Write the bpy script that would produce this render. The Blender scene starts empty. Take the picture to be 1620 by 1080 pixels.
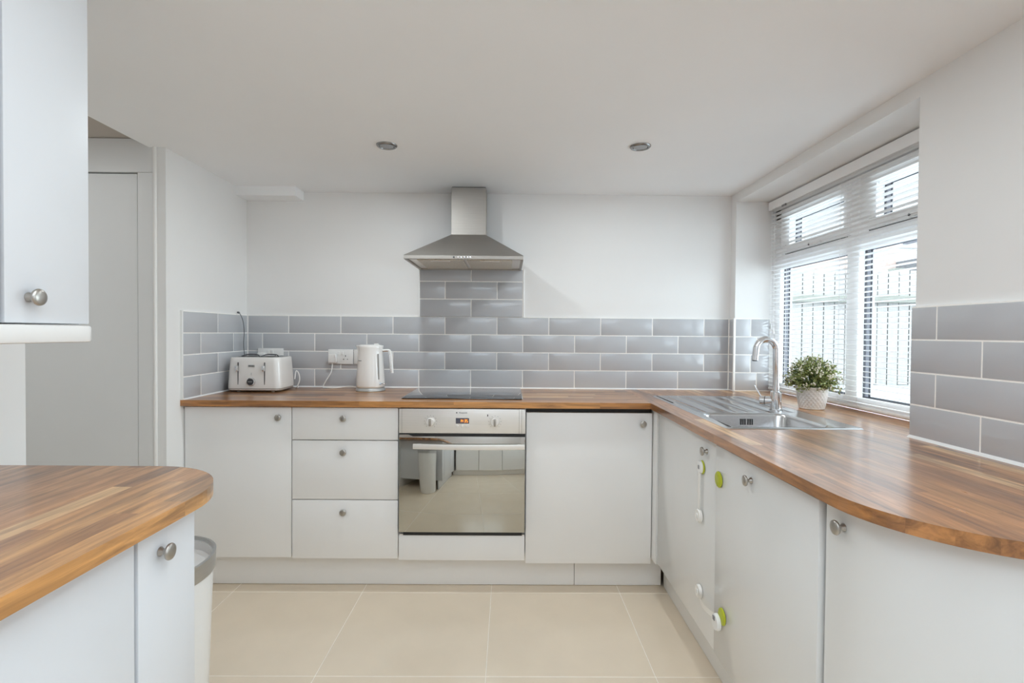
import bpy, bmesh, math, random
from mathutils import Vector, Matrix
random.seed(7)
SC = bpy.context.scene
COL = SC.collection
PI = math.pi

# ------------------------------------------------------------------ camera
FPX = 820.26
YAW, PITCH, ROLL = 0.00683, -0.0165, 0.00773
fw = Vector((math.sin(YAW)*math.cos(PITCH), math.cos(YAW)*math.cos(PITCH), math.sin(PITCH)))
rt = Vector((math.cos(YAW), -math.sin(YAW), 0))
up = rt.cross(fw)
rt2 = rt*math.cos(ROLL) + up*math.sin(ROLL)
up2 = up*math.cos(ROLL) - rt*math.sin(ROLL)
cd = bpy.data.cameras.new('camera')
cd.sensor_width = 36.0
cd.lens = FPX/1620*36.0
cd.clip_start = 0.02
cam = bpy.data.objects.new('camera', cd)
COL.objects.link(cam)
cam.matrix_world = Matrix(((rt2.x, up2.x, -fw.x, 0.0),
                           (rt2.y, up2.y, -fw.y, -3.02713),
                           (rt2.z, up2.z, -fw.z, 1.23581),
                           (0, 0, 0, 1)))
SC.camera = cam

# ------------------------------------------------------------------ overcast sky, window portals, exposure
world = bpy.data.worlds.new('overcast_sky')
SC.world = world
world.use_nodes = True
bg = world.node_tree.nodes['Background']
bg.inputs['Color'].default_value = (0.86, 0.955, 1.07, 1)
bg.inputs['Strength'].default_value = 3.9
def portal(loc, rot, sx, sy):
    l = bpy.data.lights.new('window_portal', 'AREA')
    l.shape = 'RECTANGLE'; l.size = sx; l.size_y = sy
    l.cycles.is_portal = True
    o = bpy.data.objects.new('window_portal', l); COL.objects.link(o)
    o.location = loc; o.rotation_euler = rot
portal((1.64, -0.72, 1.45), (0, PI/2, 0), 1.08, 1.34)       # kitchen window, faces -X
portal((1.64, -2.82, 1.42), (0, PI/2, 0), 1.15, 0.80)       # unseen window, added in the right wall for side light
# unseen area lamp, added outside to strengthen the kitchen window's light
def daylight_boost(loc, rot, sx, sy, w, col=(0.80, 0.90, 1.0)):
    l = bpy.data.lights.new('daylight_boost', 'AREA'); l.shape = 'RECTANGLE'; l.size = sx; l.size_y = sy; l.energy = w; l.color = col
    o = bpy.data.objects.new('daylight_boost', l); COL.objects.link(o); o.location = loc; o.rotation_euler = rot
daylight_boost((2.55, -0.95, 1.25), (0, PI/2+0.22, -0.16), 1.2, 1.5, 33.0, (0.80, 0.92, 1.0))
cy = SC.cycles
cy.max_bounces = 16; cy.diffuse_bounces = 12; cy.glossy_bounces = 6; cy.transparent_max_bounces = 16
cy.caustics_reflective = False; cy.caustics_refractive = False; cy.sample_clamp_indirect = 6.0
vs = SC.view_settings
vs.view_transform = 'Standard'; vs.look = 'None'; vs.gamma = 1.0
vs.use_curve_mapping = False
vs.exposure = 0.28

# ------------------------------------------------------------------ materials
MATS = {}
def srgb(r, g, b):
    f = lambda c: (c/255/12.92) if c <= 10 else ((c/255+0.055)/1.055)**2.4
    return (f(r), f(g), f(b), 1)
def base(name, col, rough=0.5, metal=0.0, spec=0.5, coat=0.0, emis=None, estr=0.0):
    m = bpy.data.materials.new(name); m.use_nodes = True
    b = m.node_tree.nodes['Principled BSDF']
    b.inputs['Base Color'].default_value = col
    b.inputs['Roughness'].default_value = rough
    b.inputs['Metallic'].default_value = metal
    b.inputs['Specular IOR Level'].default_value = spec
    b.inputs['Coat Weight'].default_value = coat
    b.inputs['Coat Roughness'].default_value = 0.03
    if emis:
        b.inputs['Emission Color'].default_value = emis
        b.inputs['Emission Strength'].default_value = estr
    MATS[name] = m
    return m, m.node_tree, b
def noisy(name, col, var=0.04, scale=8.0, bump=0.0, stretch=(1, 1, 1), rvar=0.0, **kw):
    """principled with a gentle procedural mottling in colour, gloss and relief"""
    m, nt, b = base(name, col, **kw)
    N = nt.nodes.new; L = nt.links.new
    tc = N('ShaderNodeTexCoord'); mp = N('ShaderNodeMapping'); nz = N('ShaderNodeTexNoise')
    mp.inputs['Scale'].default_value = stretch
    nz.inputs['Scale'].default_value = scale; nz.inputs['Detail'].default_value = 5
    L(tc.outputs['Object'], mp.inputs['Vector']); L(mp.outputs['Vector'], nz.inputs['Vector'])
    rp = N('ShaderNodeMapRange')
    rp.inputs['From Min'].default_value = 0.25; rp.inputs['From Max'].default_value = 0.75
    rp.inputs['To Min'].default_value = 1-var; rp.inputs['To Max'].default_value = 1+var
    L(nz.outputs['Fac'], rp.inputs['Value'])
    mx = N('ShaderNodeMix'); mx.data_type = 'RGBA'; mx.blend_type = 'MULTIPLY'; mx.inputs['Factor'].default_value = 1
    mx.inputs[6].default_value = col
    cb = N('ShaderNodeCombineColor')
    for i in range(3): L(rp.outputs['Result'], cb.inputs[i])
    L(cb.outputs['Color'], mx.inputs[7]); L(mx.outputs[2], b.inputs['Base Color'])
    if rvar:
        rr = N('ShaderNodeMapRange'); r0 = kw.get('rough', 0.5)
        rr.inputs['To Min'].default_value = max(0.01, r0-rvar); rr.inputs['To Max'].default_value = r0+rvar
        L(nz.outputs['Fac'], rr.inputs['Value']); L(rr.outputs['Result'], b.inputs['Roughness'])
    if bump:
        bp = N('ShaderNodeBump'); bp.inputs['Strength'].default_value = bump; bp.inputs['Distance'].default_value = 0.002
        L(nz.outputs['Fac'], bp.inputs['Height']); L(bp.outputs['Normal'], b.inputs['Normal'])
    return m
noisy('wall_paint', (0.81, 0.808, 0.802, 1), var=0.015, scale=3, bump=0.05, rough=0.6, spec=0.3)
noisy('ceiling_paint', (0.895, 0.905, 0.915, 1), var=0.012, scale=2.5, bump=0.04, rough=0.7, spec=0.25)
noisy('shaded_taupe', (0.50, 0.455, 0.41, 1), var=0.02, scale=3, rough=0.7, spec=0.2)  # brown tone darkens the hall ceiling in place of shade
noisy('white_woodwork', (0.80, 0.79, 0.77, 1), var=0.015, scale=5, rough=0.35)
noisy('grey_door_paint', (0.76, 0.765, 0.765, 1), var=0.015, scale=4, rough=0.4)
noisy('cabinet_white', (0.85, 0.845, 0.84, 1), var=0.012, scale=4, bump=0.02, rough=0.32, spec=0.5)
noisy('cabinet_gloss', (0.735, 0.735, 0.725, 1), var=0.01, scale=3, bump=0.012, rough=0.16, spec=0.5)
noisy('cabinet_satin', (0.71, 0.725, 0.75, 1), var=0.01, scale=3, bump=0.012, rough=0.42, spec=0.35)
noisy('carcass_white', (0.72, 0.71, 0.69, 1), var=0.01, scale=5, rough=0.45)
noisy('grout', (0.93, 0.92, 0.89, 1), var=0.04, scale=60, rough=0.8, spec=0.2)
noisy('wall_tile', srgb(188, 190, 194), var=0.02, scale=3, bump=0.03, rough=0.11, spec=0.55)
noisy('floor_tile', srgb(226, 211, 190), var=0.035, scale=5, bump=0.01, rough=0.20, spec=0.5, rvar=0.05)
noisy('floor_grout', srgb(240, 232, 220), var=0.05, scale=40, rough=0.8)
noisy('steel_brushed', (0.44, 0.415, 0.385, 1), var=0.05, scale=14, stretch=(0.6, 0.6, 30), metal=1.0, rough=0.5, bump=0.02)
noisy('steel_panel', (0.86, 0.835, 0.80, 1), var=0.03, scale=10, stretch=(0.5, 8, 25), metal=0.65, rough=0.42)
noisy('steel_sink', (0.60, 0.60, 0.60, 1), var=0.05, scale=20, stretch=(8, 0.6, 8), metal=1.0, rough=0.22, rvar=0.06)
noisy('nickel', (0.47, 0.445, 0.41, 1), var=0.04, scale=60, metal=1.0, rough=0.32)
noisy('chrome', (0.80, 0.81, 0.83, 1), var=0.01, scale=20, metal=1.0, rough=0.07)
noisy('dark_chrome', (0.30, 0.295, 0.29, 1), var=0.03, scale=30, metal=1.0, rough=0.25)
noisy('aluminium_rim', (0.55, 0.55, 0.54, 1), var=0.04, scale=20, stretch=(1, 1, 20), metal=1.0, rough=0.35)
noisy('oven_mirror_glass', (0.53, 0.53, 0.495, 1), var=0.01, scale=3, metal=1.0, rough=0.025)
noisy('hob_glass', (0.012, 0.013, 0.015, 1), var=0.05, scale=10, rough=0.03, spec=0.8, coat=1.0)
noisy('black_plastic', (0.012, 0.012, 0.013, 1), var=0.1, scale=20, rough=0.4)
noisy('dark_grey_plastic', (0.05, 0.05, 0.055, 1), var=0.1, scale=20, rough=0.35)
noisy('mid_grey_plastic', (0.22, 0.22, 0.23, 1), var=0.05, scale=20, rough=0.4)
noisy('white_plastic', (0.82, 0.82, 0.81, 1), var=0.01, scale=20, rough=0.22)
noisy('ivory_plastic', (0.80, 0.78, 0.74, 1), var=0.01, scale=20, rough=0.3)
noisy('appliance_white', (0.82, 0.805, 0.78, 1), var=0.01, scale=12, rough=0.18, coat=0.4)
noisy('lime_plastic', srgb(178, 186, 38), var=0.03, scale=20, rough=0.4)
noisy('upvc', (0.90, 0.90, 0.90, 1), var=0.01, scale=10, rough=0.25)
noisy('slat_white', (0.88, 0.88, 0.88, 1), var=0.01, scale=10, rough=0.35)
noisy('gasket', (0.035, 0.035, 0.045, 1), var=0.1, scale=50, rough=0.5)
noisy('spacer_grey', (0.12, 0.12, 0.14, 1), var=0.1, scale=50, rough=0.4)
noisy('ceramic_white', (0.82, 0.80, 0.77, 1), var=0.02, scale=20, rough=0.4)
noisy('soil', (0.06, 0.045, 0.03, 1), var=0.3, scale=60, rough=0.9)
noisy('stem_green', (0.10, 0.14, 0.05, 1), var=0.2, scale=60, rough=0.6)
noisy('blossom', (0.80, 0.74, 0.62, 1), var=0.08, scale=80, rough=0.6)
noisy('grey_cable', (0.12, 0.13, 0.14, 1), var=0.05, scale=40, rough=0.5)
noisy('badge_grey', (0.45, 0.45, 0.44, 1), var=0.05, scale=60, metal=0.6, rough=0.35)
noisy('print_dark', (0.06, 0.06, 0.065, 1), var=0.05, scale=60, rough=0.5)
noisy('display_glass', (0.10, 0.10, 0.13, 1), var=0.05, scale=20, rough=0.2)
base('display_digits', (0.9, 0.25, 0.02, 1), emis=(1.0, 0.33, 0.03, 1), estr=1.6)
noisy('filter_mesh', (0.66, 0.62, 0.54, 1), var=0.2, scale=220, metal=0.4, rough=0.45)
noisy('lamp_lens', (0.75, 0.75, 0.72, 1), var=0.02, scale=30, rough=0.25)
noisy('fence_wood', (0.40, 0.385, 0.36, 1), var=0.12, scale=9, stretch=(8, 8, 0.6), rough=0.8)
noisy('fence_gap_wood', (0.07, 0.07, 0.068, 1), var=0.1, scale=9, rough=0.9)
noisy('fence_rail_wood', (0.24, 0.245, 0.21, 1), var=0.12, scale=9, stretch=(0.6, 8, 8), rough=0.8)
noisy('patio_slab', (0.42, 0.44, 0.47, 1), var=0.10, scale=7, rough=0.7)
noisy('patio_bed', (0.30, 0.30, 0.30, 1), var=0.2, scale=20, rough=0.9)
noisy('house_brick', (0.50, 0.39, 0.34, 1), var=0.2, scale=12, rough=0.85)
noisy('house_render', (0.60, 0.60, 0.60, 1), var=0.04, scale=3, rough=0.8)
noisy('roof_slate', (0.16, 0.17, 0.18, 1), var=0.2, scale=10, rough=0.7)
def leaf_mat(name, c1, c2):
    m, nt, b = base(name, c1, rough=0.5)
    N = nt.nodes.new; L = nt.links.new
    tc = N('ShaderNodeTexCoord'); nz = N('ShaderNodeTexNoise'); nz.inputs['Scale'].default_value = 55
    rp = N('ShaderNodeValToRGB')
    rp.color_ramp.elements[0].position = 0.35; rp.color_ramp.elements[0].color = c1
    rp.color_ramp.elements[1].position = 0.68; rp.color_ramp.elements[1].color = c2
    L(tc.outputs['Object'], nz.inputs['Vector']); L(nz.outputs['Fac'], rp.inputs['Fac'])
    L(rp.outputs['Color'], b.inputs['Base Color'])
leaf_mat('leaf_green', (0.13, 0.17, 0.035, 1), (0.46, 0.50, 0.20, 1))
# window glass: clear with Fresnel reflection
m = bpy.data.materials.new('window_glass'); m.use_nodes = True
nt = m.node_tree; nt.nodes.clear()
o_ = nt.nodes.new('ShaderNodeOutputMaterial'); t_ = nt.nodes.new('ShaderNodeBsdfTransparent')
g_ = nt.nodes.new('ShaderNodeBsdfGlossy'); f_ = nt.nodes.new('ShaderNodeLayerWeight'); x_ = nt.nodes.new('ShaderNodeMixShader')
t_.inputs['Color'].default_value = (0.96, 0.98, 0.97, 1); g_.inputs['Roughness'].default_value = 0.01
p_ = nt.nodes.new('ShaderNodeMath'); p_.operation = 'POWER'; p_.inputs[1].default_value = 5.0
q_ = nt.nodes.new('ShaderNodeMath'); q_.operation = 'MULTIPLY_ADD'; q_.inputs[1].default_value = 0.7; q_.inputs[2].default_value = 0.03
nt.links.new(f_.outputs['Facing'], p_.inputs[0]); nt.links.new(p_.outputs[0], q_.inputs[0])
nt.links.new(q_.outputs[0], x_.inputs[0]); nt.links.new(t_.outputs[0], x_.inputs[1])
nt.links.new(g_.outputs[0], x_.inputs[2]); nt.links.new(x_.outputs[0], o_.inputs[0])
MATS['window_glass'] = m
m, nt, b = base('clear_handle', (0.86, 0.88, 0.9, 1), rough=0.08); b.inputs['Transmission Weight'].default_value = 0.7
# oiled wood staves: every stave takes its own tone, grain runs along axis
def wood(name, axis):
    m, nt, b = base(name, (0.4, 0.2, 0.08, 1), rough=0.3, spec=0.5, coat=0.65); b.inputs['Coat Roughness'].default_value = 0.20
    N = nt.nodes.new; L = nt.links.new
    tc = N('ShaderNodeTexCoord'); oi = N('ShaderNodeObjectInfo')
    off = N('ShaderNodeVectorMath'); off.operation = 'MULTIPLY_ADD'
    cmb = N('ShaderNodeCombineXYZ')
    for i in range(3): L(oi.outputs['Random'], cmb.inputs[i])
    L(cmb.outputs[0], off.inputs[0]); off.inputs[1].default_value = (17, 23, 11); L(tc.outputs['Object'], off.inputs[2])
    mp = N('ShaderNodeMapping')
    mp.inputs['Scale'].default_value = (2.2, 26, 26) if axis == 'x' else (26, 2.2, 26)
    L(off.outputs[0], mp.inputs['Vector'])
    n1 = N('ShaderNodeTexNoise'); n1.inputs['Scale'].default_value = 2.2; n1.inputs['Detail'].default_value = 8
    n1.inputs['Roughness'].default_value = 0.62; n1.inputs['Distortion'].default_value = 0.8
    L(mp.outputs[0], n1.inputs['Vector'])
    n2 = N('ShaderNodeTexNoise'); n2.inputs['Scale'].default_value = 0.42; n2.inputs['Detail'].default_value = 4
    n2.inputs['Distortion'].default_value = 1.4
    L(mp.outputs[0], n2.inputs['Vector'])
    tone = N('ShaderNodeValToRGB'); cr = tone.color_ramp
    stops = [(0.0, (0.18, 0.070, 0.026, 1)), (0.25, (0.30, 0.125, 0.040, 1)), (0.5, (0.42, 0.185, 0.058, 1)),
             (0.75, (0.54, 0.262, 0.085, 1)), (0.9, (0.64, 0.355, 0.14, 1)), (1.0, (0.74, 0.475, 0.235, 1))]
    cr.elements[0].position, cr.elements[0].color = stops[0]
    cr.elements[1].position, cr.elements[1].color = stops[-1]
    for p, c in stops[1:-1]:
        e = cr.elements.new(p); e.color = c
    sepc = N('ShaderNodeSeparateColor'); L(oi.outputs['Color'], sepc.inputs[0]); L(sepc.outputs[0], tone.inputs['Fac'])
    g1 = N('ShaderNodeValToRGB'); g1.color_ramp.elements[0].position = 0.30; g1.color_ramp.elements[0].color = (0.42, 0.38, 0.36, 1)
    g1.color_ramp.elements[1].position = 0.66; g1.color_ramp.elements[1].color = (1.30, 1.27, 1.20, 1)
    L(n1.outputs['Fac'], g1.inputs['Fac'])
    g2 = N('ShaderNodeValToRGB'); g2.color_ramp.elements[0].position = 0.30; g2.color_ramp.elements[0].color = (0.34, 0.31, 0.31, 1)
    g2.color_ramp.elements[1].position = 0.50; g2.color_ramp.elements[1].color = (1, 1, 1, 1)
    L(n2.outputs['Fac'], g2.inputs['Fac'])
    a = N('ShaderNodeMix'); a.data_type = 'RGBA'; a.blend_type = 'MULTIPLY'; a.inputs['Factor'].default_value = 0.85
    L(tone.outputs[0], a.inputs[6]); L(g1.outputs[0], a.inputs[7])
    c = N('ShaderNodeMix'); c.data_type = 'RGBA'; c.blend_type = 'MULTIPLY'; c.inputs['Factor'].default_value = 0.8
    L(a.outputs[2], c.inputs[6]); L(g2.outputs[0], c.inputs[7]); L(c.outputs[2], b.inputs['Base Color'])
    rr = N('ShaderNodeMapRange'); rr.inputs['To Min'].default_value = 0.40; rr.inputs['To Max'].default_value = 0.22
    L(n1.outputs['Fac'], rr.inputs['Value']); L(rr.outputs[0], b.inputs['Roughness'])
    bp = N('ShaderNodeBump'); bp.inputs['Strength'].default_value = 0.10; bp.inputs['Distance'].default_value = 0.002
    L(n1.outputs['Fac'], bp.inputs['Height']); L(bp.outputs[0], b.inputs['Normal'])
wood('oiled_wood_x', 'x'); wood('oiled_wood_y', 'y')

# ------------------------------------------------------------------ mesh helpers
class MB:
    def __init__(s): s.bm = bmesh.new()
    def merge(s, other):
        me = bpy.data.meshes.new('tmp'); other.to_mesh(me); other.free(); s.bm.from_mesh(me); bpy.data.meshes.remove(me)
    def box(s, x0, x1, y0, y1, z0, z1, bev=0.0, seg=2, rot=None):
        b = bmesh.new()
        vs = [b.verts.new((x, y, z)) for x in sorted((x0, x1)) for y in sorted((y0, y1)) for z in sorted((z0, z1))]
        for f in ((0, 1, 3, 2), (4, 6, 7, 5), (0, 4, 5, 1), (2, 3, 7, 6), (0, 2, 6, 4), (1, 5, 7, 3)):
            b.faces.new([vs[i] for i in f])
        if bev: bmesh.ops.bevel(b, geom=b.edges[:], offset=bev, segments=seg, profile=0.5, affect='EDGES')
        if rot: bmesh.ops.rotate(b, verts=b.verts[:], cent=rot[0], matrix=Matrix.Rotation(rot[1], 3, rot[2]))
        s.merge(b); return s
    def prism(s, pts, axis, a, c, bev=0.0, seg=2):
        """polygon pts extruded along axis from a to c; x: (y,z)  y: (x,z)  z: (x,y)"""
        b = bmesh.new()
        mk = {'x': lambda u, v, w: (w, u, v), 'y': lambda u, v, w: (u, w, v), 'z': lambda u, v, w: (u, v, w)}[axis]
        lo = [b.verts.new(mk(u, v, a)) for u, v in pts]; hi = [b.verts.new(mk(u, v, c)) for u, v in pts]
        n = len(pts)
        e0 = b.faces.new(lo); e1 = b.faces.new(hi)
        for i in range(n): b.faces.new((lo[i], lo[(i+1) % n], hi[(i+1) % n], hi[i]))
        bmesh.ops.recalc_face_normals(b, faces=b.faces[:])
        if bev: bmesh.ops.bevel(b, geom=list(set(e0.edges[:]+e1.edges[:])), offset=bev, segments=seg, profile=0.5, affect='EDGES')
        s.merge(b); return s
    def lathe(s, prof, o=(0, 0, 0), d=(0, 0, 1), n=32, mod=None):
        """profile (r, h) turned about direction d through o"""
        b = bmesh.new(); q = Vector((0, 0, 1)).rotation_difference(Vector(d).normalized()); o = Vector(o)
        rings = []
        for r, h in prof:
            if r < 1e-6: rings.append([b.verts.new(o + q @ Vector((0, 0, h)))])
            else:
                ring = []
                for i in range(n):
                    t = 2*PI*i/n; rr = r + (mod(t, h) if mod else 0)
                    ring.append(b.verts.new(o + q @ Vector((rr*math.cos(t), rr*math.sin(t), h))))
                rings.append(ring)
        for A, B in zip(rings, rings[1:]):
            if len(A) == 1 and len(B) == 1: continue
            for i in range(n):
                j = (i+1) % n
                if len(A) == 1: b.faces.new((A[0], B[i], B[j]))
                elif len(B) == 1: b.faces.new((A[i], A[j], B[0]))
                else: b.faces.new((A[i], A[j], B[j], B[i]))
        if len(rings[0]) > 1: b.faces.new(rings[0])
        if len(rings[-1]) > 1: b.faces.new(rings[-1])
        bmesh.ops.recalc_face_normals(b, faces=b.faces[:])
        s.merge(b); return s
    def tube(s, pts, r, n=12, caps=True, flat=None):
        b = bmesh.new(); P = [Vector(p) for p in pts]; m_ = len(P)
        R = r if isinstance(r, (list, tuple)) else [r]*m_
        T = [((P[min(i+1, m_-1)]-P[max(i-1, 0)]).normalized()) for i in range(m_)]
        ref = Vector((0, 0, 1)) if abs(T[0].z) < 0.9 else Vector((1, 0, 0))
        u = T[0].cross(ref).normalized(); rings = []
        for i in range(m_):
            if i: u = T[i-1].rotation_difference(T[i]) @ u
            u = (u - T[i]*u.dot(T[i])).normalized(); v = T[i].cross(u)
            k = flat if flat else 1.0
            rings.append([b.verts.new(P[i] + (u*math.cos(2*PI*j/n) + v*k*math.sin(2*PI*j/n))*R[i]) for j in range(n)])
        for A, B in zip(rings, rings[1:]):
            for j in range(n): b.faces.new((A[j], A[(j+1) % n], B[(j+1) % n], B[j]))
        if caps: b.faces.new(rings[0]); b.faces.new(rings[-1])
        bmesh.ops.recalc_face_normals(b, faces=b.faces[:])
        s.merge(b); return s
    def face(s, pts):
        s.bm.faces.new([s.bm.verts.new(p) for p in pts]); return s
    def grid(s, rows, close=False):
        V = [[s.bm.verts.new(p) for p in r] for r in rows]
        for A, B in zip(V, V[1:]):
            k = len(A)
            for i in range(k if close else k-1):
                j = (i+1) % k; s.bm.faces.new((A[i], A[j], B[j], B[i]))
        return s
def spline(pts, n=8):
    P = [Vector(p) for p in pts]; P = [P[0]*2-P[1]] + P + [P[-1]*2-P[-2]]; out = []
    for i in range(1, len(P)-2):
        a, b, c, d = P[i-1:i+3]
        for k in range(n):
            t = k/n
            out.append(0.5*((2*b)+(c-a)*t+(2*a-5*b+4*c-d)*t*t+(3*b-a-3*c+d)*t*t*t))
    out.append(P[-2]); return out
ORG = {}
def origin(o):
    return ORG.get(o.name, Vector((0, 0, 0)))
def finish(me, mat, smooth):
    me.materials.append(MATS[mat])
    if smooth:
        me.polygons.foreach_set('use_smooth', [True]*len(me.polygons))
        me.set_sharp_from_angle(angle=math.radians(smooth))
def part(name, mb, mat, parent=None, smooth=40, label=None, kind=None, loc=None):
    """mb is in world coordinates; becomes ONE mesh object, child of parent"""
    o0 = origin(parent) if parent else Vector(loc or (0, 0, 0))
    if o0.length: bmesh.ops.translate(mb.bm, verts=mb.bm.verts[:], vec=-o0)
    me = bpy.data.meshes.new(name); mb.bm.to_mesh(me); mb.bm.free()
    finish(me, mat, smooth)
    o = bpy.data.objects.new(name, me); COL.objects.link(o)
    ORG[o.name] = o0
    if parent: o.parent = parent
    else: o.location = o0
    if label: o['label'] = label
    if kind: o['kind'] = kind
    return o
def inst(name, me, parent, world_loc, rot=None):
    o = bpy.data.objects.new(name, me); COL.objects.link(o); o.parent = parent
    o.location = Vector(world_loc) - origin(parent)
    if rot: o.rotation_euler = rot
    return o
def thing(name, label, cat, loc, group=None):
    o = bpy.data.objects.new(name, None); COL.objects.link(o); o.location = loc; ORG[o.name] = Vector(loc)
    o.empty_display_size = 0.05
    o['label'] = label; o['category'] = cat
    if group: o['group'] = group
    return o
def single(name, mb, mat, label, cat, loc, group=None, smooth=40):
    o = part(name, mb, mat, None, smooth, label, None, loc); o['category'] = cat
    if group: o['group'] = group
    return o
def struct(name, mb, mat, smooth=40, label=None):
    return part(name, mb, mat, None, smooth, label, 'structure')
def text_mesh(txt, size, mat):
    cu = bpy.data.curves.new('lettering', 'FONT'); cu.body = txt; cu.size = size; cu.extrude = 0.0003
    cu.align_x = 'CENTER'; cu.align_y = 'CENTER'
    t = bpy.data.objects.new('lettering', cu); COL.objects.link(t)
    bpy.context.view_layer.update()
    me = bpy.data.meshes.new_from_object(t.evaluated_get(bpy.context.evaluated_depsgraph_get()))
    bpy.data.objects.remove(t); bpy.data.curves.remove(cu)
    me.materials.clear(); me.materials.append(MATS[mat]); return me

WT, WB = 0.912, 0.884          # worktop top and underside
ZC = 2.045                     # ceiling height
XL, XR = -1.517, 1.290         # tile faces left and right

# ------------------------------------------------------------------ shell of the room
fl = struct('floor', MB().box(-2.7, 1.62, -4.0, 0.12, -0.08, -0.0009), 'floor_grout')
ftm = {}
x_j = [-0.0728+0.6125*i for i in range(-5, 4)]; y_j = [-1.182+0.600*i for i in range(-5, 4)]
for i in range(len(x_j)-1):
    for j in range(len(y_j)-1):
        x0, x1 = max(x_j[i], -2.65), min(x_j[i+1], 1.31); y0, y1 = max(y_j[j], -3.95), min(y_j[j+1], 0.06)
        if x1-x0 < 0.05 or y1-y0 < 0.05: continue
        k = (round(x1-x0, 3), round(y1-y0, 3))
        if k not in ftm:
            b = MB().box(-k[0]/2+0.0015, k[0]/2-0.0015, -k[1]/2+0.0015, k[1]/2-0.0015, -0.010, 0.0, 0.0012, 1)
            me = bpy.data.meshes.new('floor_tile'); b.bm.to_mesh(me); b.bm.free(); finish(me, 'floor_tile', 0); ftm[k] = me
        inst('tile', ftm[k], fl, ((x0+x1)/2, (y0+y1)/2, 0))

ce = struct('ceiling', MB().box(-1.60, 1.62, -4.0, 0.12, ZC, ZC+0.12), 'ceiling_paint')
part('hall_ceiling', MB().box(-2.7, -1.60, -2.0, -0.55, 2.085, 2.20), 'shaded_taupe', ce)
part('pipe_boxing', MB().box(-1.53, -1.195, -0.110, 0.02, 1.992, ZC+0.01, 0.002, 1), 'ceiling_paint', ce)

wb = struct('wall_back', MB().box(-1.62, 1.62, 0.008, 0.12, -0.05, ZC+0.06), 'wall_paint')
wl = struct('wall_left', MB().box(-1.578, -1.525, -0.707, 0.03, -0.02, ZC+0.03), 'wall_paint')
wr_ = MB()
wr_.box(1.30, 1.62, -0.055, 0.12, -0.05, ZC+0.06)              # pier in the far corner
wr_.box(1.30, 1.62, -1.378, -0.055, -0.05, WB)                  # below the window
wr_.box(1.30, 1.62, -1.378, -0.055, 1.995, ZC+0.06)             # lintel
wr_.box(1.30, 1.62, -2.42, -1.378, -0.05, ZC+0.06)              # solid pier
wr_.box(1.30, 1.62, -3.22, -2.42, -0.05, 0.86)
wr_.box(1.30, 1.62, -3.22, -2.42, 1.99, ZC+0.06)
wr_.box(1.30, 1.62, -4.0, -3.22, -0.05, ZC+0.06)
wr = struct('wall_right', wr_, 'wall_paint')
wq = MB().box(-1.45, 1.62, -3.98, -3.86, -0.05, ZC+0.06)
struct('wall_rear', wq, 'wall_paint')
struct('wall_front_left', MB().box(-1.45, -1.35, -3.98, -1.57, -0.05, ZC+0.06), 'wall_paint')
struct('wall_hall', MB().box(-2.7, -2.62, -2.0, -0.55, -0.05, 2.2).box(-2.7, -1.43, -2.0, -1.72, -0.05, 2.2), 'wall_paint')

# grey door at the side of the hall, with its frame
d1 = struct('door_1', MB().box(-2.55, -1.6535, -0.702, -0.655, 0.005, 1.9290, 0.002, 1), 'grey_door_paint')
part('door_frame', MB().box(-1.6484, -1.5785, -0.708, -0.60, 0, 1.9335, 0.001, 1).box(-2.62, -1.5785, -0.708, -0.60, 1.9345, 2.083, 0.001, 1), 'grey_door_paint', d1)
part('door_stop', MB().box(-2.62, -1.60, -0.62, -0.60, 0, 2.083), 'dark_grey_plastic', d1)
struct('trim_1', MB().tube([(-1.571, -0.710, 0), (-1.571, -0.710, ZC)], 0.008, 12), 'white_woodwork')

# ------------------------------------------------------------------ wall tiles
tm = {}
def tile_mesh(w, h, face):
    k = (round(w, 3), round(h, 3), face)
    if k not in tm:
        a, c = w/2-0.0023, h/2-0.0023
        b = MB()
        if face == 'y': b.box(-a, a, 0, 0.007, -c, c, 0.0012, 2)          # faces -Y
        elif face == '+x': b.box(-0.007, 0, -a, a, -c, c, 0.0012, 2)      # faces +X
        else: b.box(0, 0.007, -a, a, -c, c, 0.0012, 2)                    # faces -X
        me = bpy.data.meshes.new('wall_tile'); b.bm.to_mesh(me); b.bm.free(); finish(me, 'wall_tile', 30); tm[k] = me
    return tm[k]
def tile_row(parent, face, plane, z0, z1, a0, a1, first):
    """one course from a0 to a1 (a0<a1); joints at first + n*0.303"""
    n = math.floor((a0-first)/0.303); cuts = [a0]
    while True:
        n += 1; c = first+n*0.303
        if c >= a1-0.004: break
        if c > a0+0.004: cuts.append(c)
    cuts.append(a1)
    for c0, c1 in zip(cuts, cuts[1:]):
        me = tile_mesh(c1-c0, z1-z0, face); m_ = (c0+c1)/2; zc = (z0+z1)/2
        inst('tile', me, parent, (m_, plane, zc) if face == 'y' else (plane, m_, zc))
R0 = WT+0.003
rows = [(R0+0.103*i, R0+0.103*(i+1)) for i in range(4)]
A_, B_ = -1.2796, -1.2796-0.1515
for i, (z0, z1) in enumerate(rows):
    tile_row(wb, 'y', 0.0, z0, z1, XL+0.001, XR-0.001, A_ if i % 2 else B_)
    tile_row(wl, '+x', XL, z0, z1, -0.601, -0.001, -0.308 if i % 2 else -0.459)
    tile_row(wr, '-x', XR, z0, z1, -2.30, -1.372, -1.472 if i % 2 else -1.624)
    tile_row(wr, '-x', XR, z0, z1, -0.060, -0.001, 5)
    tile_row(wr, 'y', -0.063, z0, z1, 1.293, 1.50, 1.389 if i % 2 else 9)
zt = rows[-1][1]
for i in range(3):
    tile_row(wb, 'y', 0.0, zt+0.103*i, min(zt+0.103*(i+1), 1.606), -0.5205, 0.0815, B_ if i % 2 == 0 else A_)
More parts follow.
